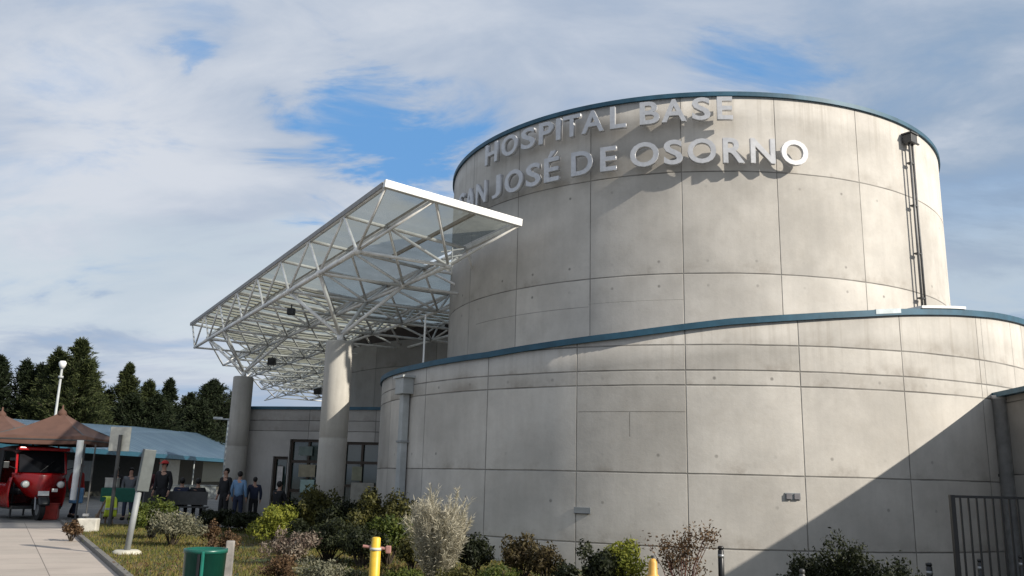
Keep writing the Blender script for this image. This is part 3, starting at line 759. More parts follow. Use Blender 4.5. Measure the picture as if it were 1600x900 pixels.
# ------------------------------------------------------------------ planting
LM = {
 'green': leafmat('leaf_green', [(.018, .038, .008), (.05, .085, .014), (.11, .13, .02)]),
 'lime': leafmat('leaf_lime', [(.06, .09, .012), (.17, .20, .022), (.32, .32, .05)], tr=.35),
 'olive': leafmat('leaf_olive', [(.012, .018, .006), (.045, .052, .014), (.13, .12, .03)]),
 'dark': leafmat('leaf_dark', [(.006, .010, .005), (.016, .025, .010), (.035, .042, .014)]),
 'greygreen': leafmat('leaf_greygreen', [(.07, .08, .05), (.17, .17, .10), (.27, .25, .17)]),
 'pink': leafmat('leaf_pinkgrey', [(.07, .035, .03), (.19, .13, .10), (.30, .26, .20)]),
 'red': leafmat('leaf_red', [(.03, .02, .01), (.13, .035, .02), (.26, .075, .04), (.10, .08, .03)]),
 'rust': leafmat('leaf_rust', [(.04, .02, .012), (.13, .06, .035), (.19, .12, .06)]),
 'silver': leafmat('leaf_silver', [(.24, .22, .15), (.46, .43, .33), (.62, .58, .47)], tr=.3),
}
def leaf_cloud(n_, cen, rad, leaf, rs, flat=.0, clumps=14, hollow=.55, aspect=.45, up=.0):
    """leaf-shaped quads in clumps through a squashed ball; returns V, F"""
    cl = rs.normal(size=(clumps, 3)); cl /= np.linalg.norm(cl, axis=1)[:, None]; cl[:, 2] = np.abs(cl[:, 2]) * .95 - .12
    cl *= rs.uniform(.30, 1.0, (clumps, 1)); cr = rs.uniform(.16, .42, clumps)
    w_ = cr ** 2; idx = rs.choice(clumps, n_, p=w_ / w_.sum())
    d = rs.normal(size=(n_, 3)); d /= np.linalg.norm(d, axis=1)[:, None]
    q = cl[idx] + d * (cr[idx] * rs.uniform(hollow, 1.05, n_))[:, None]
    out = q.copy(); nrm = d + rs.normal(0, .55, (n_, 3)); nrm /= np.linalg.norm(nrm, axis=1)[:, None]
    t1 = np.cross(nrm, rs.normal(size=(n_, 3))); t1[:, 2] += up; t1 /= np.linalg.norm(t1, axis=1)[:, None]; t2 = np.cross(nrm, t1)
    stray = rs.uniform(size=n_) < .07; out[stray] *= rs.uniform(1., 1.12, (int(stray.sum()), 1)); out[stray, 2] += rs.uniform(0, .12, int(stray.sum()))
    P_ = out * np.array(rad) + np.array(cen)
    s = leaf * rs.uniform(.6, 1.35, n_)[:, None]
    a = P_ - t1 * s * .5; b = P_ + t2 * s * aspect * .5; c = P_ + t1 * s * .5; e = P_ - t2 * s * aspect * .5
    V = np.stack([a, b, c, e], 1).reshape(-1, 3); k = np.arange(n_) * 4
    F = np.stack([k, k + 1, k + 2, k + 3], 1)
    return V, F, cl * np.array(rad) + np.array(cen)
def shrub(px, py, hw, D, kind, label, leaf=.055, dens=1., group=None, bottom=-.12, seed=None):
    p = at(px, py * .6 + 340, D); g = Vector((p.x, p.y, gz(p.x, p.y))); top = at(px, py, D).z; h = top - g.z; w = hw / FPX * D * 1.02
    rs = np.random.default_rng(seed if seed is not None else int(px * 7 + py))
    t_ = thing('shrub', label, 'shrub', tuple(g), 0, group)
    n_ = int(min(6500, dens * 4200 * (w / .5) * (h / .9)) + 500)
    V, F, cl = leaf_cloud(n_, (0, 0, h * .46), (w, w * .9, h * .56), leaf, rs, clumps=int(26 + 14 * w), up=.3)
    V[:, 2] = np.maximum(V[:, 2], .01)
    pyd('foliage', V, F.tolist(), LM[kind], t_)
    bm = BM()
    for c_ in cl[:: 2]: tube(bm, (c_[0] * .08, c_[1] * .08, 0), (c_[0] * .8, c_[1] * .8, max(.1, c_[2])), .012 + .008 * w, .004, 5)
    obj('stems', bm, M_bark, t_)
    return t_
S = [
 (240, 774, 33, 21.5, 'green', 'round green shrub on the lawn before the bench, back one of a pair', .07, .8),
 (272, 793, 38, 19.5, 'greygreen', 'grey-green low shrub on the lawn before the bench, front one of a pair', .06, .8),
 (434, 792, 38, 19.5, 'lime', 'bright yellow-green round shrub left of the near column', .07, .9),
 (455, 824, 36, 15.5, 'pink', 'pinkish grey shrub below the bright yellow-green one', .055, 1.),
 (502, 868, 50, 11.6, 'greygreen', 'pale grey-green cushion shrub at the bottom left of the yellow post', .045, .9),
 (442, 866, 30, 12.6, 'rust', 'brownish low shrub between the litter bin and the pale cushion shrub', .045, .9),
 (497, 764, 40, 20., 'olive', 'olive leafy shrub at the foot of the near column', .08, 1.),
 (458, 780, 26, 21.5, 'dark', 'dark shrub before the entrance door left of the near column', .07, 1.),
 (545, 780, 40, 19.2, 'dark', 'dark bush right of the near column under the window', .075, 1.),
 (582, 770, 38, 18.6, 'olive', 'tall olive bush under the right window', .08, 1.),
 (628, 768, 32, 18., 'olive', 'olive bush beside the square downpipe', .075, 1.),
 (515, 812, 50, 16.2, 'dark', 'dark wide bush behind the yellow post, left side', .065, 1.1),
 (566, 822, 46, 15.2, 'dark', 'dark bush directly behind the yellow post', .06, 1.1),
 (608, 800, 42, 15.6, 'green', 'mid-green bush with light tips behind the yellow post', .07, 1.),
 (645, 830, 36, 14.6, 'olive', 'olive bush tucked left of the silvery shrub', .06, 1.),
 (745, 830, 34, 14., 'dark', 'dark bush right of the silvery shrub against the wall', .06, 1.),
 (816, 836, 40, 13.6, 'red', 'reddish-brown shrub against the shaded wall', .06, .9),
 (854, 848, 28, 13.2, 'red', 'red-leaved shrub right of the reddish-brown one', .055, .9),
 (884, 878, 24, 12.8, 'dark', 'low dark plant between the red shrub and the round green one', .05, 1.),
 (783, 884, 46, 11.8, 'green', 'low green ground shrub in front of the reddish shrubs', .045, .9),
 (720, 880, 36, 12.2, 'olive', 'low olive shrub at the foot of the silvery shrub, right side', .045, .9),
 (640, 886, 40, 11.8, 'green', 'low green shrub right of the yellow post', .045, .9),
 (975, 840, 38, 13.1, 'lime', 'light green half of the big round shrub by the standpipe', .06, 1.1),
 (938, 846, 36, 12.9, 'dark', 'darker round shrub left of the light green one by the standpipe', .06, 1.2),
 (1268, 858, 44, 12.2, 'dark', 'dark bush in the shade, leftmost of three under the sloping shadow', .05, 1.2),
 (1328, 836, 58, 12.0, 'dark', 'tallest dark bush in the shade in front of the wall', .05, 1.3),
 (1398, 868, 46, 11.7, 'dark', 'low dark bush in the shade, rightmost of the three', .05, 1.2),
 (330, 814, 14, 19.5, 'rust', 'small brown shrub behind the litter bin', .05, .8),
 (352, 828, 22, 16.8, 'rust', 'reddish-brown twiggy shrub above the wooden post', .05, .8),
 (385, 800, 34, 24.0, 'dark', 'dark low hedge shrub at the feet of the people by the far column', .08, 1.),
 (340, 792, 24, 24.5, 'dark', 'dark low hedge shrub left of the people by the far column', .08, 1.),
 (425, 805, 26, 22.5, 'olive', 'olive low shrub just behind the yellow-green shrub', .07, .9),
 (113, 811, 13, 21.3, 'rust', 'small brown shrub beside the white concrete block', .06, .5),
 (470, 812, 24, 17.5, 'dark', 'dark shrub between the yellow-green shrub and the column', .065, 1.),
 (560, 886, 26, 11.2, 'dark', 'low dark plant just left of the yellow post foot', .045, .9),
]
for s in S: shrub(*s[:6], leaf=s[6], dens=s[7])

rs = np.random.default_rng(77); V, F = [], []
for k in range(5200):
    x = rs.uniform(-7.5, 5.5); y = rs.uniform(10.8, 16.5)
    if (x - CX) ** 2 + (y - CY) ** 2 < (RL + .05) ** 2 or not lawn_inside(x, y) or math.sin(x * 2.1) + math.sin(y * 1.9 + x) + rs.normal(0, .5) < .1: continue
    c_ = Vector((x, y, gz(x, y) + .04 + abs(rs.normal(0, .04)))); t1 = Vector(rs.normal(size=3)).normalized() * rs.uniform(.02, .045); t2 = t1.cross(Vector(rs.normal(size=3))).normalized() * .012; b = len(V)
    V += [tuple(c_ - t1), tuple(c_ - t2), tuple(c_ + t1), tuple(c_ + t2)]; F.append((b, b + 1, b + 2, b + 3))
meta(pyd('leaf_litter', V, F, LM['rust']), 'brown fallen leaves and low growth between the shrubs', 'leaf litter', kind='stuff')
def spiky(px, py, hw, D, mname, label, n_=3600, blade=(.16, .42), wid=.009, name='silver_shrub', cat='shrub'):
    g = at_ground(px, D); h = at(px, py, D).z - g.z; w = hw / FPX * D
    rs = np.random.default_rng(int(px)); t_ = thing(name, label, cat, tuple(g))
    V, F = [], []; bm = BM()
    for st in range(n_):
        a = rs.uniform(0, 6.283); rr = rs.uniform(0, 1) ** .7; L = h * rs.uniform(.62, 1.03) * (1 - .22 * rr)
        p = Vector((math.cos(a) * .08 * w, math.sin(a) * .08 * w, 0)); segs = 7
        d0 = Vector((math.cos(a) * rr * .95 * w / h * 1.5, math.sin(a) * rr * .95 * w / h * 1.5, 1)).normalized()
        for k in range(segs):
            f = k / segs; d0 = (d0 + Vector((rs.normal(0, .10), rs.normal(0, .10), .10))).normalized(); q = p + d0 * L / segs
            if st % 3 == 0: tube(bm, p, q, .005, .004, 3)
            nb = int(30 * (.6 if f < .15 else 1))
            for _ in range(nb):
                b0 = p.lerp(q, rs.uniform()); dr = (d0 * .9 + Vector(rs.normal(0, .55, 3))).normalized(); ln = rs.uniform(.04, .13)
                sd_ = dr.cross(Vector(rs.normal(size=3))).normalized() * wid * rs.uniform(.6, 1.3); b = len(V); e = b0 + dr * ln; m_ = b0 + dr * ln * .5
                V += [tuple(b0), tuple(m_ - sd_), tuple(e), tuple(m_ + sd_)]; F.append((b, b + 1, b + 2, b + 3))
            p = q
    pyd('foliage', V, F, LM[mname], t_)
    obj('stems', bm, mat('straw_stem', (.30, .26, .18), .8), t_)
spiky(687, 756, 58, 13.2, 'silver', 'tall silvery feathery shrub in front of the shaded drum wall', 170, wid=.0048)
# sparse reddish shrub with an arching branch
g = at_ground(1066, 12.6)
nt_ = thing('nandina_shrub', 'sparse reddish shrub with an arching branch against the sunlit wall', 'shrub', tuple(g))
rs = np.random.default_rng(9); V, F = [], []; bm = BM()
def pt(px, py): p = at(px, py, 12.6) - g; return p
base = Vector((0, 0, 0))
for (px, py, nl) in ((1108, 840, 70), (1098, 834, 70), (1087, 836, 60), (1078, 842, 60), (1068, 850, 110), (1056, 850, 60), (1046, 852, 90), (1036, 856, 70), (1078, 855, 90), (1062, 862, 140), (1045, 870, 120), (1086, 868, 90), (1068, 880, 200), (1050, 885, 180), (1035, 860, 60), (1014, 850, 20), (1088, 890, 90), (1110, 836, 60), (1098, 843, 40)):
    tip = pt(px, py); tip.y += rs.normal(0, .15); mid = base.lerp(tip, .55) + Vector((-.02, 0, .06))
    tube(bm, base + Vector((rs.normal(0, .06), rs.normal(0, .05), 0)), mid, .009, .006, 5); tube(bm, mid, tip, .006, .003, 5)
    for k in range(nl):
        c_ = tip + Vector(rs.normal(size=3)) * .075; t1 = Vector(rs.normal(size=3)).normalized() * .026; t2 = t1.cross(Vector(rs.normal(size=3))).normalized() * .011; b = len(V)
        V += [tuple(c_ - t1), tuple(c_ - t2), tuple(c_ + t1), tuple(c_ + t2)]; F.append((b, b + 1, b + 2, b + 3))
obj('stems', bm, mat('red_bark', (.14, .06, .05), .8), nt_); pyd('foliage', V, F, LM['rust'], nt_)

# ------------------------------------------------------------------ conifers
CONM = [leafmat('needle_dark', [(.004, .008, .004), (.011, .020, .008), (.026, .038, .013)], .75, .1), leafmat('needle_mid', [(.009, .017, .006), (.026, .040, .012), (.062, .074, .022)], .75, .15)]
def conifer_mesh(h, r_, seed, mi, spire=.5, n_br=230, top_spikes=1):
    rs = np.random.default_rng(seed); V, F = [], []; sb = BM()
    tube(sb, (0, 0, 0), (0, 0, h * .97), r_ * .09, .03, 8)
    apexes = [(0, 0, 1.)] + [(rs.uniform(-.45, .45) * r_, rs.uniform(-.3, .3) * r_, rs.uniform(.78, .92)) for _ in range(top_spikes - 1)]
    for b in range(n_br):
        ax, ay, ah = apexes[rs.integers(len(apexes))]
        zf = rs.uniform(.04, 1) ** .9; z = h * ah * zf
        L = r_ * (1 - zf) ** (spire + .38) * rs.uniform(.55, 1.15) + .08
        a = rs.uniform(0, 6.283); rise = rs.uniform(-.05, .35) + .5 * zf
        x0, y0 = ax * min(1, zf * 1.5), ay * min(1, zf * 1.5)
        tip = Vector((x0 + math.cos(a) * L, y0 + math.sin(a) * L, z + rise * L)); base = Vector((x0 * .6, y0 * .6, z))
        tube(sb, base, tip, .03, .01, 4, )
        m_ = int(34 + 30 * L)
        for k in range(m_):
            f = rs.uniform(.15, 1.08); p = base.lerp(tip, f) + Vector(rs.normal(size=3)) * (.08 + .10 * L * (1.15 - f))
            dr = Vector((math.cos(a) * .6 + rs.normal(0, .5), math.sin(a) * .6 + rs.normal(0, .5), .35 + rs.normal(0, .4))).normalized()
            s = dr.cross(Vector(rs.normal(size=3))).normalized(); ln = rs.uniform(.18, .5); wd = rs.uniform(.02, .06); q = len(V)
            V += [tuple(p), tuple(p + dr * ln * .5 + s * wd), tuple(p + dr * ln), tuple(p + dr * ln * .5 - s * wd)]; F.append((q, q + 1, q + 2, q + 3))
    for ax, ay, ah in apexes:
        for k in range(150):
            f = rs.uniform(0, 1); z = h * ah * (.86 + .17 * f); a = rs.uniform(0, 6.283); r0 = r_ * .16 * (1 - f) * rs.uniform(.2, 1); p = Vector((ax + math.cos(a) * r0, ay + math.sin(a) * r0, z))
            dr = Vector((math.cos(a) * .6, math.sin(a) * .6, .8)).normalized(); s = dr.cross(Vector(rs.normal(size=3))).normalized(); q = len(V); ln = .35
            V += [tuple(p), tuple(p + dr * ln * .5 + s * .04), tuple(p + dr * ln), tuple(p + dr * ln * .5 - s * .04)]; F.append((q, q + 1, q + 2, q + 3))
    ft = bpy.data.meshes.new('crown'); ft.from_pydata(V, [], F); ft.materials.append(CONM[mi])
    tm = bpy.data.meshes.new('trunk'); sb.to_mesh(tm); sb.free(); tm.materials.append(M_bark)
    return ft, tm
protos = {}
TREES = [
 (97, 533, 34, 78, 0, 1, 'tallest broad conifer behind the tents, lit on its right side', .45, 1),
 (62, 548, 26, 80, 1, 1, 'broad conifer just left of the tallest one behind the lamp', .5, 1),
 (14, 565, 22, 82, 2, 0, 'conifer at the left edge above the left tent', .5, 2),
 (38, 572, 18, 84, 3, 0, 'slim dark conifer between the left-edge tree and the tall pair', .5, 1),
 (180, 572, 30, 88, 4, 1, 'pointed conifer with a thin spire right of the tents', .62, 1),
 (215, 598, 26, 90, 5, 1, 'yellowish-green conifer next to the pointed one', .5, 2),
 (248, 596, 22, 92, 6, 0, 'narrow dark conifer in the middle of the row', .6, 1),
 (318, 597, 36, 95, 7, 0, 'wide dark conifer left of the far column', .42, 1),
 (282, 618, 28, 93, 8, 0, 'lower dark conifer between the narrow one and the wide one', .5, 2),
 (352, 612, 20, 98, 9, 0, 'dark conifer partly hidden behind the far column', .5, 2),
 (150, 615, 22, 90, 10, 0, 'low dark conifer directly right of the tents', .5, 1),
 (-30, 560, 28, 82, 11, 0, 'dark conifer cut by the left edge of the view', .5, 1),
 (120, 570, 24, 82, 12, 1, 'conifer filling the right side of the tall broad one', .5, 2),
 (232, 622, 30, 86, 13, 0, 'low dark conifer in front of the yellowish-green one', .45, 1),
 (300, 630, 30, 88, 14, 0, 'low dark conifer in front of the wide one', .45, 1),
 (190, 620, 30, 86, 15, 0, 'low dark conifer beneath the pointed one', .45, 1),
]
for px, py, hw, D, seed, mi, lb, sp, ts in TREES:
    g = at_ground(px, D); h = at(px, py, D).z; r_ = hw * 2.1 / FPX * D
    ft, tm = conifer_mesh(h, r_, seed + 40, mi, sp, int(170 + 55 * r_), ts)
    t_ = thing('conifer_tree', lb, 'tree', (g.x, g.y, 0), 0, 'conifers behind the low blue-roofed building')
    link('crown', ft, None, t_); link('trunk', tm, None, t_)

# ------------------------------------------------------------------ low blue-roofed building
bb = thing('annex', 'long low building with a pale blue ribbed metal roof behind the tents', 'building', (-20, 45, 0))
inv = Vector((20, -45, 0))
rm = bpy.data.materials.new('blue_ribbed_roof'); rm.use_nodes = True; t = NT(rm.node_tree)
pos = t.new('ShaderNodeTexCoord').outputs['Object']; sp = t.new('ShaderNodeSeparateXYZ'); t.l.new(pos, sp.inputs[0])
f = t.m('FRACT', t.m('MULTIPLY', sp.outputs[1], 1.1)); rib = t.m('LESS_THAN', f, .16)
c = t.mix(t.mr(t.noise(pos, .5, 5), .35, .7), (.12, .20, .28), (.18, .27, .35)); c = t.mix(t.m('MULTIPLY', rib, .8), c, (.05, .10, .16))
t.l.new(c, t.n['Principled BSDF'].inputs['Base Color']); t.n['Principled BSDF'].inputs['Roughness'].default_value = .5
ex0, ex1, ey0, ey1 = -19.3, -24.4, 26., 112.
Vr = [(ex0, ey0, 2.5), (ex1, ey1, 2.5), (ex1 - 11, ey1 + 4, 6.6), (ex0 - 11, ey0 - 2, 3.45)]
bm = BM(); bm.faces.new([bm.verts.new(Vector(v) + inv) for v in Vr])
r2 = [(ex0 - 11, ey0 - 2, 3.45), (ex1 - 11, ey1 + 4, 6.6), (ex1 - 24, ey1 + 4, 2.5), (ex0 - 26, ey0, 2.5)]
bm.faces.new([bm.verts.new(Vector(v) + inv) for v in r2])
bmesh.ops.solidify(bm, geom=bm.faces[:], thickness=.08); obj('roof', bm, rm, bb)
def strip(name, p0, p1, w, h, z, m, par): 
    p0, p1 = Vector(p0), Vector(p1); d = p1 - p0; c = (p0 + p1) / 2
    return obj(name, box(BM(), (c.x + inv.x, c.y + inv.y, z), (d.length, w, h), Matrix.Rotation(math.atan2(d.y, d.x), 4, 'Z')), m, par)
strip('gutter', (ex0 + .05, ey0, 0), (ex1 + .05, ey1, 0), .18, .24, 2.37, mat('teal_gutter', (.015, .085, .13), .5), bb)
strip('wall', (ex0 - 3, ey0, 0), (ex1 - 3, ey1, 0), .3, 2.4, 1.2, mat('annex_wall', (.05, .048, .036), .9), bb)
for yy, w, h, z, col, nm in ((36, 3, 1.2, 1.4, (.10, .14, .13), 'window'), (42, 4, 1.1, 1.4, (.16, .19, .17), 'window'), (48, 3, 1.1, 1.4, (.13, .16, .15), 'window'), (62.5, 4.5, 1.9, 1.35, (.42, .41, .33), 'white_panel'), (73, 8, 1.6, 1.5, (.12, .12, .05), 'window')):
    x = np.interp(yy, [ey0, ey1], [ex0, ex1]) - 2.8
    obj(nm, B((x + inv.x, yy + inv.y, z), (.08, w, h)), mat('annex_%s_%d' % (nm, yy), col, .4), bb)
for k in range(9):
    yy = 33 + k * 9.1; x = np.interp(yy, [ey0, ey1], [ex0, ex1]) - .25
    obj('post', T((x + inv.x, yy + inv.y, 0), (x + inv.x, yy + inv.y, 2.3), .045, seg=8), M_lgrey, bb)
lw = thing('low_wall', 'low white wall in front of the annex left of the far column', 'wall', (-18.2, 50, 0), R(62))
obj('wall', B((0, 0, .36), (4.2, .3, .72), None, .03), mat('white_wall', (.55, .56, .54), .7), lw); obj('cap', B((0, 0, .74), (4.3, .4, .05)), M_grey, lw)

# lamps
def lamp(px, py, D, lb, r_=.09, two=False):
    g = at_ground(px, D); h = at(px, py, D).z
    l = thing('street_lamp', lb, 'street lamp', (g.x, g.y, 0))
    obj('pole', T((0, 0, 0), (0, 0, h - .3), r_, r_ * .7, 12), M_lgrey, l, True)
    if two:
        obj('arm', T((-.5, 0, h - .25), (.5, 0, h - .25), .04), M_lgrey, l)
        for s in (-.6, .6): obj('lamp_head', B((s, 0, h - .2), (.5, .25, .14), None, .03), M_lgrey, l)
    else:
        obj('collar', T((0, 0, h - .75), (0, 0, h - .65), r_ * 1.6, seg=12), M_lgrey, l, True)
        bm = BM(); lathe(bm, [(.07, h - .34), (.13, h - .22), (.16, h - .08), (.1, h), (0, h)], 16); obj('lamp_head', bm, M_whitep, l, True)
lamp(71, 562, 42, 'pale lamp post with a round head in front of the tallest conifers', .065)
lamp(347, 648, 52, 'slim lamp post with two heads beside the far column', .06, True)

# ------------------------------------------------------------------ tents
def tent(name, cx, cy, lb, half=2.6, eave=2.45, apex=4.25, rz=0., legs=True, legmats=None):
    t_ = thing(name, lb, 'tent', (cx, cy, 0), rz, 'brown pavilion tents')
    V, F = [], []; n_ = 8; rows = 9
    for s in range(4):
        a0 = R(45 + 90 * s); a1 = R(135 + 90 * s)
        c0 = Vector((math.cos(a0), math.sin(a0), 0)) * half * 1.414; c1 = Vector((math.cos(a1), math.sin(a1), 0)) * half * 1.414
        for k in range(rows + 1):
            f = k / rows; z = eave + (apex - eave) * (1 - f) ** 1.35; b = len(V)
            for i in range(n_ + 1):
                e = c0.lerp(c1, i / n_) * max(f, .03); sag = .05 * math.sin(math.pi * i / n_) * f
                V.append((e.x, e.y, z - sag))
            if k:
                for i in range(n_): p_ = b - n_ - 1 + i; F.append((p_, p_ + 1, b + i + 1, b + i))
        b = len(V)
        for i in range(n_ + 1): e = c0.lerp(c1, i / n_); V.append((e.x, e.y, eave - .22 - .05 * math.sin(math.pi * i / n_)))
        for i in range(n_): p_ = b - n_ - 1 + i; F.append((p_, p_ + 1, b + i + 1, b + i))
    pyd('canopy', V, F, M_brown, t_, True)
    bm = BM(); lathe(bm, [(.16, apex - .12), (.12, apex + .02), (.03, apex + .1), (.02, apex + .22), (0, apex + .22)], 12); obj('finial', bm, M_brown, t_, True)
    fr = BM()
    for s in range(4):
        a0 = R(45 + 90 * s); a1 = R(135 + 90 * s); c0 = Vector((math.cos(a0), math.sin(a0), 0)) * half * 1.40; c1 = Vector((math.cos(a1), math.sin(a1), 0)) * half * 1.40
        tube(fr, (c0.x, c0.y, eave - .12), (c1.x, c1.y, eave - .12), .03, seg=6); tube(fr, (c0.x, c0.y, eave - .05), (0, 0, apex - .15), .025, seg=6)
    obj('frame', fr, M_darkgrey, t_)
    for s in range(4):
        a0 = R(45 + 90 * s); c0 = Vector((math.cos(a0), math.sin(a0), 0)) * half * 1.38
        white = legmats is not None and s == legmats
        obj('leg', B((c0.x, c0.y, eave / 2 - .08), (.05, .05, eave - .16), None, .01), M_darkgrey, t_)
        if white: obj('rolled_side_curtain', T((c0.x - .12, c0.y - .05, .62), (c0.x - .12, c0.y - .05, eave - .12), .085, .10, 12), M_whitep, t_)
q = at(98, 640, 31.); 
ap = at(97, 634, 31).z - .2; ev1 = at(120, 682, 29.6).z
tent('pavilion_tent', q.x + .0, q.y, 'brown pavilion tent with a white leg beside the red taxi, right one of two', 1.42, ev1, ap, R(4), legmats=3)
q2 = at(4, 640, 33.5)
tent('pavilion_tent', q2.x, q2.y, 'brown pavilion tent at the left edge behind the red taxi, left one of two', 1.42, ev1 + .12, at(4, 637, 33.5).z - .2, R(4))

# ------------------------------------------------------------------ three-wheeled taxi
gt = hit(44, 812); gt.z = 0
tk = thing('auto_rickshaw', 'shiny red three-wheeled taxi parked at the end of the path', 'auto rickshaw', (gt.x - .62, gt.y + .85, 0), R(44)); tk.scale = (1.16, 1.16, 1.12)
def panel_grid(name, fn, nu, nv, m, par, smooth=True, th=.02):
    bm = BM(); g_ = [[bm.verts.new(fn(u / nu, v / nv)) for u in range(nu + 1)] for v in range(nv + 1)]
    for v in range(nv):
        for u in range(nu): bm.faces.new((g_[v][u], g_[v][u + 1], g_[v + 1][u + 1], g_[v + 1][u]))
    bmesh.ops.recalc_face_normals(bm, faces=bm.faces); bmesh.ops.solidify(bm, geom=bm.faces[:], thickness=th)
    return obj(name, bm, m, par, smooth)
def nose(u, v):          # front fairing, front is -Y
    w = .20 + .44 * min(1, v * 1.35) ** .9; x = (u - .5) * 2
    y = -1.34 + .42 * abs(x) ** 2.2 + .10 * v * v + .05 * (1 - v)
    return (x * w, y, .56 + .66 * v)
panel_grid('front_panel', nose, 14, 10, M_red, tk)
for s in (-1, 1):
    def side(u, v, s=s):
        y = -.92 + 2.25 * u; z = .32 + v * (.62 if .18 < u < .55 else .78)
        return (s * (.64 + .05 * math.sin(math.pi * v)), y, z)
    panel_grid('side_panel', side, 16, 6, M_red, tk)
    obj('pillar', T((s * .6, -1.02, 1.2), (s * .58, -.78, 1.86), .03), M_red, tk)
    obj('pillar', T((s * .64, .25, .95), (s * .62, .25, 1.86), .035), M_black, tk)
    obj('side_curtain', B((s * .64, .72, 1.42), (.02, .95, .84), None, .005), mat('black_canvas', (.02, .018, .018), .8), tk)
    hl = obj('headlight', T((s * .43, -1.22, .93), (s * .42, -1.32, .93), .085, .10, 18), M_steel, tk, True)
    bm = BM(); bmesh.ops.create_uvsphere(bm, u_segments=14, v_segments=8, radius=.088, matrix=Matrix.Translation((s * .42, -1.31, .93)) @ Matrix.Diagonal((1, .45, 1, 1)))
    obj('lens', bm, mat('lamp_lens', (.85, .83, .78), .15), hl, True)
    obj('mirror_arm', T((s * .6, -1.0, 1.32), (s * .82, -1.05, 1.4), .012), M_black, tk)
    obj('mirror', B((s * .86, -1.05, 1.42), (.13, .03, .17), None, .01), M_black, tk)
    wl = thing_child = None
    for yy in (.92,):
        bm = BM(); tube(bm, (s * .50, yy, .24), (s * .62, yy, .24), .24, seg=24); wv = obj('wheel', bm, M_dark, tk, True)
        obj('rim', T((s * .621, yy, .24), (s * .632, yy, .24), .13, seg=18), M_steel, wv, True)
wv = obj('wheel', T((-.06, -1.28, .27), (.06, -1.28, .27), .27, seg=28), M_dark, tk)
obj('rim', T((-.065, -1.28, .27), (.065, -1.28, .27), .14, seg=18), M_steel, wv)
def fender(u, v):
    a = R(10 + 165 * u); return ((v - .5) * .26, -1.28 + math.cos(a) * .34 * -1, .34 + math.sin(a) * .31)
panel_grid('front_fender', fender, 14, 4, M_black, tk)
obj('fork', T((-.11, -1.28, .27), (-.1, -1.12, .8), .025), M_steel, tk); obj('fork', T((.11, -1.28, .27), (.1, -1.12, .8), .025), M_steel, tk)
obj('number_plate', B((.0, -1.42, .70), (.26, .015, .12), Matrix.Rotation(R(-8), 4, 'X')), mat('plate_white', (.75, .75, .72), .5), tk)
ws = obj('windscreen', B((0, -.93, 1.53), (1.08, .02, .62), Matrix.Rotation(R(-20), 4, 'X')), mat('cab_glass', (.012, .012, .014), .08, spec=.15), tk)
obj('windscreen_frame', B((0, -.935, 1.20), (1.18, .05, .06), Matrix.Rotation(R(-20), 4, 'X'), .01), M_red, tk)
obj('wiper', T((-.05, -1.06, 1.25), (.28, -.98, 1.55), .008), M_black, tk)
def roof_(u, v):
    x = (u - .5) * 2; y = -.95 + 2.3 * v; return (x * .66, y, 1.98 - .14 * abs(x) ** 3 - .08 * (2 * v - 1) ** 4)
panel_grid('roof', roof_, 12, 12, mat('dark_red_canvas', (.045, .010, .010), .7), tk, th=.05)
obj('roof_visor', B((0, -1.0, 1.86), (1.24, .14, .09), None, .03), M_red, tk)
obj('floor', B((0, .1, .32), (1.2, 2.2, .08)), M_black, tk)
obj('seat', B((0, -.25, .72), (.7, .4, .16), None, .05), mat('seat_vinyl', (.03, .03, .035), .6), tk); obj('seat', B((0, .75, .72), (1.1, .5, .2), None, .05), MATS['seat_vinyl'], tk)
obj('rear_panel', B((0, 1.3, .95), (1.22, .05, 1.2), None, .02), M_red, tk)
obj('indicator', B((.28, -1.34, .78), (.14, .05, .09), None, .015), MATS['lamp_lens'], tk)
# red crate beside it
q = hit(80, 812)
cr = thing('red_crate', 'small red plastic crate on the ground beside the taxi wheel', 'crate', (q.x - .1, q.y + .1, 0), .3)
bm = BM(); box(bm, (0, 0, .03), (.42, .36, .05), None, .01)
for sx in (-1, 1): box(bm, (sx * .2, 0, .25), (.03, .36, .42), None, .008); 
for sy in (-1, 1): box(bm, (0, sy * .17, .25), (.366, .03, .42), None, .008)
obj('body', bm, mat('red_plastic', (.52, .05, .035), .45), cr); obj('rim', B((0, 0, .47), (.46, .40, .03), None, .01), MATS['red_plastic'], cr)

# ------------------------------------------------------------------ signs and posts on the left
g = at(187, 690, 26.5); g.z = 0; z1 = at(187, 667, 26.5).z; z0_ = at(187, 705, 26.5).z; w = 30 / FPX * 26.5
sgn = thing('sign_board', 'square cream sign board on a thin dark pole, seen from behind', 'sign', (g.x, g.y, 0), R(-6))
obj('board', B((0, 0, (z0_ + z1) / 2), (w, .04, z1 - z0_), None, .01), mat('cream_board', (.62, .60, .52), .6), sgn)
obj('pole', T((.04, -.06, 0), (.04, -.06, z1 - .22), .05, seg=8), M_darkgrey, sgn)
g = hit(197, 869); g.z = .03
lp = thing('leaning_post', 'leaning grey metal post with a wide box top on a pale round plinth', 'post', tuple(g), R(10))
bm = BM(); lathe(bm, [(.26, 0), (.25, .05), (.2, .08), (0, .08)], 22); obj('plinth', bm, mat('pale_plinth', (.50, .48, .40), .85), lp, True)
topz = at(222, 702, g.xy.length).z
tilt = Matrix.Rotation(R(4.5), 4, 'Y')
obj('pole', T(tilt @ Vector((0, 0, .05)), tilt @ Vector((0, 0, topz * .62)), .055, seg=14), M_grey, lp, True)
obj('sign_box', box(BM(), tilt @ Vector((.05, 0, topz * .80 - .02)), (.22, .13, topz * .40), tilt @ Matrix.Rotation(.5, 4, 'Z'), .015), mat('dull_grey_box', (.10, .115, .115), .6), lp)
g = hit(136, 833); g.z = 0.03
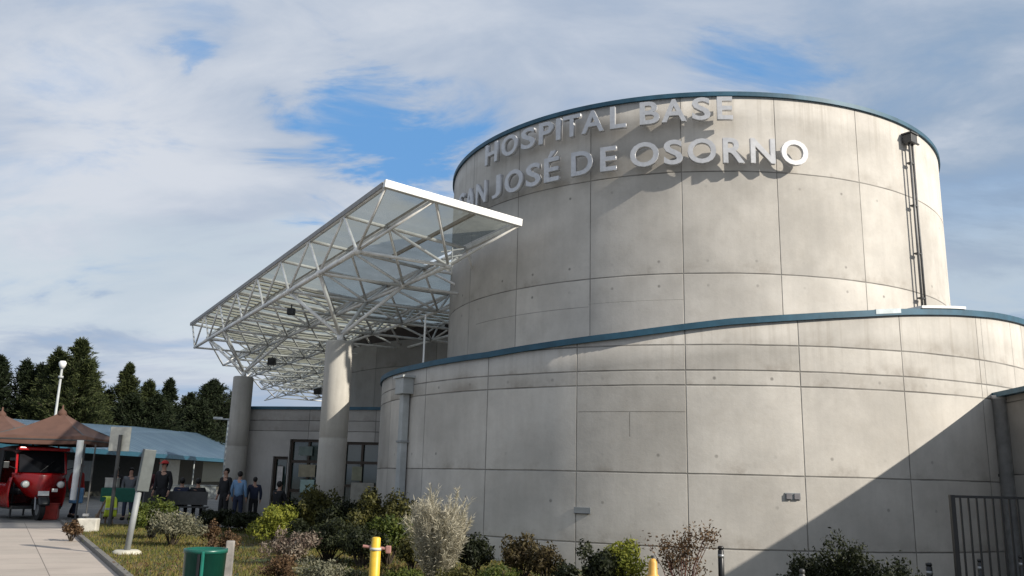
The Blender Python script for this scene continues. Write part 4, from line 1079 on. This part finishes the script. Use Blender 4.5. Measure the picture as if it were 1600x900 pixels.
cb = thing('concrete_block', 'white concrete block holding a thin pole at the lawn corner', 'block', tuple(g), .2)
obj('block', B((0, 0, .16), (.46, .34, .32), None, .03), mat('pale_block', (.55, .53, .47), .85), cb)
obj('pole', T((-.08, 0, .3), (-.06, 0, 2.1), .02, seg=8), M_darkgrey, cb)
obj('clamp', B((-.08, 0, .4), (.12, .12, .06)), M_steel, cb)
g = hit(162, 820); g.z = .03
rk = thing('wooden_rack', 'rough brown wooden rack standing on the lawn corner', 'rack', tuple(g), .3)
for a, b in (((-.28, 0, 0), (-.02, 0, .66)), ((.22, 0, 0), (.02, 0, .66)), ((.0, .25, 0), (0, 0, .66)), ((-.12, 0, .3), (.12, 0, .3)), ((-.16, -.12, 0), (-.14, -.1, .36))):
    obj('stick', T(a, b, .028, .022, 7), M_wood, rk)
vs2 = thing('safety_vest', 'fluorescent yellow safety vest hung over the wooden rack', 'vest', (g.x + .1, g.y - .05, .03), -.75)
def vest(u, v):
    if v < .35: 
        a = v / .35; return (-.18 + .3 * a + (u - .5) * .05, (u - .5) * .26, .66 + .10 * math.sin(math.pi * (.3 + .5 * a)))
    a = (v - .35) / .65; return (.12 + .05 * math.sin(2.6 * a) + .01 * math.sin(u * 14), (u - .5) * (.30 + .06 * a), .72 - .52 * a)
panel_grid('cloth', vest, 10, 18, mat('fluoro_yellow', (.62, .74, .06), .7), vs2, th=.012)
obj('stripe', B((.19, 0, .42), (.015, .33, .05), None, .003), mat('silver_tape', (.6, .6, .58), .4), vs2)
# green market table and things on it
g = at_ground(195, 28.5)
mt = thing('market_table', 'table under a dark green cloth behind the leaning post', 'table', (g.x, g.y, 0), R(10))
obj('top', B((0, 0, .98), (1.1, .6, .05)), mat('green_cloth', (.012, .10, .07), .9), mt); obj('cloth', B((0, -.31, .8), (1.12, .03, .38), None, .01), MATS['green_cloth'], mt)
for sx in (-.5, .5):
    for sy in (-.26, .26): obj('leg', T((sx, sy, 0), (sx, sy, .96), .025), M_steel, mt)
bxx = thing('white_box', 'pale box standing on the left end of the green-clothed table', 'box', (g.x - .38, g.y, 1.005), R(10))
obj('carton', B((0, 0, .13), (.34, .3, .25), None, .01), mat('pale_carton', (.5, .48, .44), .8), bxx); obj('lid', B((0, 0, .27), (.36, .32, .03)), MATS['pale_carton'], bxx)
g = at_ground(278, 29.5)
bn = thing('park_bench', 'dark bench with people sitting on it left of the far column', 'bench', (g.x, g.y, 0), R(12))
obj('seat', B((0, 0, .45), (1.9, .42, .05)), M_darkgrey, bn); obj('backrest', B((0, -.24, .72), (1.9, .05, .4)), M_darkgrey, bn)
for sx in (-.85, .85): obj('leg', B((sx, 0, .22), (.06, .4, .43)), M_darkgrey, bn)
lkb = thing('stone_edging', 'pale low stone edging strip along the back of the lawn', 'edging', tuple(hit(205, 811)), R(2))
obj('stone', B((0, 0, .07), (2.2, .28, .16), None, .03), mat('pale_stone', (.50, .44, .33), .9), lkb); obj('stone', B((1.5, .1, .06), (.7, .26, .14), None, .03), MATS['pale_stone'], lkb)

# ------------------------------------------------------------------ people
SKIN = mat('skin', (.42, .24, .17), .6, 0, .05)
def skinned(name, verts, edges, radii, m, parent, sub=1, root=0):
    me = bpy.data.meshes.new(name); me.from_pydata(verts, edges, []); o = bpy.data.objects.new(name, me); COL.objects.link(o)
    md = o.modifiers.new('s', 'SKIN'); md.use_smooth_shade = True
    for i, r_ in enumerate(radii):
        sv = me.skin_vertices[0].data[i]; rr = r_ if isinstance(r_, tuple) else (r_, r_); sv.radius = rr; sv.use_root = (i == root)
    sm = o.modifiers.new('d', 'SUBSURF'); sm.levels = sub; sm.render_levels = sub
    dg = bpy.context.evaluated_depsgraph_get(); nm = bpy.data.meshes.new_from_object(o.evaluated_get(dg))
    bpy.data.objects.remove(o); nm.name = name; nm.materials.clear(); nm.materials.append(m); nm.shade_smooth()
    return link(name, nm, None, parent)
def person(loc, rz, label, top, trou, hair, H=1.68, pose='stand', skin=SKIN, hat=None, group=None):
    t_ = thing('person', label, 'person', tuple(loc), rz, group); k = H / 1.7
    sit = pose == 'sit'
    hipz = .50 if sit else .90
    hip = (0, 0, hipz)
    st = .28 if pose == 'walk' else .05
    if sit: legs = [[(-.09, 0, hipz), (-.11, -.42, hipz + .02), (-.11, -.45, .08), (-.11, -.60, .04)], [(.09, 0, hipz), (.12, -.40, hipz + .02), (.13, -.38, .08), (.13, -.53, .04)]]
    else: legs = [[(-.09, 0, .86), (-.10, -st * .6, .47), (-.10, -st * .55, .08), (-.10, -st * .55 - .17, .035)], [(.09, 0, .86), (.10, st * .2, .47), (.11, st, .1), (.11, st - .16, .035)]]
    cz = hipz + .50; sh = cz
    if sit: arms = [[(-.19, .02, sh), (-.25, -.08, sh - .27), (-.12, -.30, sh - .32)], [(.19, .02, sh), (.25, -.08, sh - .27), (.12, -.30, sh - .30)]]
    elif pose == 'hold': arms = [[(-.19, .0, sh), (-.24, .02, sh - .27), (-.2, -.1, sh - .5)], [(.19, 0, sh), (.25, .02, sh - .27), (.2, -.22, sh - .36)]]
    else: arms = [[(-.19, .0, sh), (-.25, .04, sh - .28), (-.25, -.05, sh - .52)], [(.19, 0, sh), (.25, .03, sh - .28), (.26, -.06, sh - .52)]]
    V = [hip, (0, 0, hipz + .2), (0, 0, hipz + .42), (0, 0, hipz + .54), (0, -.01, hipz + .60), (0, -.015, hipz + .68), (0, -.02, hipz + .77)]
    Rr = [(.14, .10), (.125, .09), (.15, .10), (.08, .07), .05, (.075, .085), (.068, .08)]; E_ = [(i, i + 1) for i in range(6)]
    for lg in legs:
        b = len(V); V += lg; Rr += [.085, .058, .042, (.038, .035)]; E_ += [(0, b), (b, b + 1), (b + 1, b + 2), (b + 2, b + 3)]
    for ar in arms:
        b = len(V); V += ar; Rr += [.055, .042, .030]; E_ += [(2, b), (b, b + 1), (b + 1, b + 2)]
        w = Vector(ar[2]); d = (w - Vector(ar[1])).normalized(); s = 1 if w.x > 0 else -1
        pl = w + d * .07; V.append(tuple(pl)); Rr.append((.034, .018)); pi_ = len(V) - 1; E_.append((b + 2, pi_))
        sd_ = Vector((0, 1, 0)) if not sit else Vector((1, 0, 0))
        for f in range(4):
            o_ = sd_ * (-.027 + .018 * f); L_ = (.062, .07, .066, .052)[f]
            V += [tuple(pl + o_ * 1.1 + d * .028), tuple(pl + o_ * 1.25 + d * (.028 + L_ * .55) + Vector((-s * .006, 0, 0))), tuple(pl + o_ * 1.2 + d * (.02 + L_) + Vector((-s * .02, 0, 0)))]
            Rr += [.0095, .0085, .007]; q = len(V) - 3; E_ += [(pi_, q), (q, q + 1), (q + 1, q + 2)]
        V += [tuple(w + d * .04 - sd_ * .038), tuple(w + d * .075 - sd_ * .055)]; Rr += [.011, .009]; q = len(V) - 2; E_ += [(b + 2, q), (q, q + 1)]
    V = [tuple(c * k for c in v) for v in V]; Rr = [tuple(c * k for c in r_) if isinstance(r_, tuple) else r_ * k for r_ in Rr]
    body = skinned('body', V, E_, Rr, skin, t_)
    # face
    hz = (hipz + .735) * k
    bm = BM(); bmesh.ops.create_uvsphere(bm, u_segments=16, v_segments=12, radius=.098 * k, matrix=Matrix.Translation((0, .012, hz + .015)) @ Matrix.Diagonal((.86, .98, 1.05, 1)))
    bmesh.ops.delete(bm, geom=[v for v in bm.verts if v.co.y < -.035 * k and v.co.z < hz + .05 * k], context='VERTS')
    obj('hair', bm, hair, t_, True)
    for s in (-1, 1):
        bm = BM(); bmesh.ops.create_uvsphere(bm, u_segments=8, v_segments=6, radius=.011 * k, matrix=Matrix.Translation((s * .03 * k, -.098 * k, hz))); obj('eye', bm, M_black, t_)
    obj('nose', box(BM(), (0, -.108 * k, hz - .025 * k), (.022 * k, .03 * k, .04 * k), None, .006), skin, t_)
    obj('mouth', B((0, -.096 * k, hz - .062 * k), (.04 * k, .01, .008)), mat('lips', (.25, .08, .07), .6), t_)
    # clothes
    sc = lambda p: tuple(c * k for c in p)
    Vt = [sc((0, 0, hipz - .06)), sc((0, 0, hipz + .17)), sc((0, 0, hipz + .42)), sc((0, 0, hipz + .535))]; Rt = [(.185 * k, .145 * k), (.165 * k, .135 * k), (.175 * k, .125 * k), (.075 * k, .07 * k)]; Et = [(0, 1), (1, 2), (2, 3)]
    for ar in arms:
        b = len(Vt); w = Vector(ar[2]); e = Vector(ar[1]); Vt += [sc(ar[0]), sc(ar[1]), sc(tuple(e.lerp(w, .97)))]; Rt += [.075 * k, .06 * k, .045 * k]; Et += [(2, b), (b, b + 1), (b + 1, b + 2)]
    skinned('jacket', Vt, Et, Rt, top, t_)
    Vp = [sc((0, 0, hipz + .02)), sc((0, 0, hipz + .16))]; Rp = [(.165 * k, .13 * k), (.145 * k, .115 * k)]; Ep = [(0, 1)]
    for lg in legs:
        b = len(Vp); a_, b2, c_, _ = [Vector(q) for q in lg]; Vp += [sc(tuple(a_)), sc(tuple(b2)), sc(tuple(b2.lerp(c_, .93)))]; Rp += [.10 * k, .075 * k, .06 * k]; Ep += [(0, b), (b, b + 1), (b + 1, b + 2)]
    skinned('trousers', Vp, Ep, Rp, trou, t_)
    for lg in legs:
        c_ = Vector(lg[2]) * k; f_ = Vector(lg[3]) * k; obj('shoe', box(BM(), ((c_.x + f_.x) / 2, (c_.y + f_.y) / 2 - .01, .045), (.095, .27, .09), None, .03), M_dark, t_)
    if hat:
        bm = BM(); bmesh.ops.create_uvsphere(bm, u_segments=16, v_segments=10, radius=.115 * k, matrix=Matrix.Translation((0, .0, hz + .035)) @ Matrix.Diagonal((.92, 1, .85, 1)))
        bmesh.ops.delete(bm, geom=[v for v in bm.verts if v.co.z < hz + .03], context='VERTS'); obj('cap', bm, hat, t_, True)
        obj('cap_peak', B((0, -.13 * k, hz + .04), (.14, .12, .015), None, .005), hat, t_)
    return t_
c_black = mat('cloth_black', (.014, .014, .017), .9); c_navy = mat('cloth_navy', (.02, .028, .06), .9); c_lblue = mat('cloth_light_blue', (.16, .28, .45), .9)
c_red = mat('cloth_red', (.50, .035, .03), .85); c_maroon = mat('cloth_maroon', (.09, .02, .025), .9); c_grey = mat('cloth_grey', (.13, .14, .15), .9); c_jean = mat('cloth_jean', (.04, .055, .09), .9)
h_black = mat('hair_black', (.012, .010, .009), .7); h_brown = mat('hair_brown', (.05, .03, .02), .7)
def pp_(px, D): g = at_ground(px, D); return (g.x, g.y, 0)
person(pp_(352, 28.3), R(-30), 'person in dark clothes beside the far column, leftmost of the group', c_black, c_black, h_black, 1.62)
person(pp_(374, 28), R(170), 'person in a light blue top standing beside the far column', c_lblue, c_navy, h_black, 1.54)
person(pp_(398, 28.4), R(200), 'shorter person in a navy jacket right of the light blue top', c_navy, c_black, h_black, 1.38)
person(pp_(437, 28.4), R(150), 'person in black sitting low by the entrance doors', c_black, c_black, h_black, 1.65, 'sit')
st_ = thing('stool', 'small dark stool under the person sitting by the entrance doors', 'stool', pp_(437, 28.45)); obj('seat', B((0, 0, .40), (.36, .36, .05), None, .01), M_darkgrey, st_)
for sx in (-.14, .14):
    for sy in (-.14, .14): obj('leg', T((sx, sy, 0), (sx, sy, .38), .015), M_darkgrey, st_)
pr = person(pp_(119, 31.5), R(65), 'person in a red jacket walking between the red taxi and the white tent leg', c_red, c_navy, h_brown, 1.64, 'walk', hat=mat('cloth_red_hat', (.38, .05, .05), .9))
bgp = pp_(119, 31.2)
bag = thing('shopping_bag', 'light blue bag carried by the person in the red jacket', 'bag', (bgp[0] + .1, bgp[1] - .1, .50), .2)
obj('bag_body', B((0, 0, .2), (.40, .14, .48), None, .04), mat('bag_blue', (.16, .36, .62), .6), bag); obj('handle', T((-.08, 0, .44), (.08, 0, .44), .012), MATS['bag_blue'], bag)
person(pp_(254, 28.5), R(-15), 'broad person in a black jacket and red cap standing behind the bench', c_black, c_black, h_black, 1.78, hat=c_red)
person(pp_(228, 30), R(20), 'person in a maroon jacket standing behind the green-clothed table', c_maroon, c_black, h_black, 1.66, 'hold')
person(pp_(203, 30.2), R(10), 'person in a grey jacket behind the green-clothed table', c_grey, c_jean, h_black, 1.56, 'hold')
person(pp_(180, 31), R(-10), 'person in black behind the left end of the green-clothed table', c_black, c_jean, h_black, 1.58)
gB = at_ground(278, 29.5)
for dx, tm_, lb in ((-.5, c_black, 'person in black seated on the dark bench, left one'), (.12, c_navy, 'person in a navy jacket seated in the middle of the dark bench'), (.6, c_black, 'person in black seated on the dark bench, right one')):
    p = Matrix.Rotation(R(12), 4, 'Z') @ Vector((dx, .02, 0)) + Vector((gB.x, gB.y, 0)); person((p.x, p.y, .02), R(12 + 180), lb, tm_, c_black, h_black, 1.66 if dx > 0 else 1.6, 'sit')
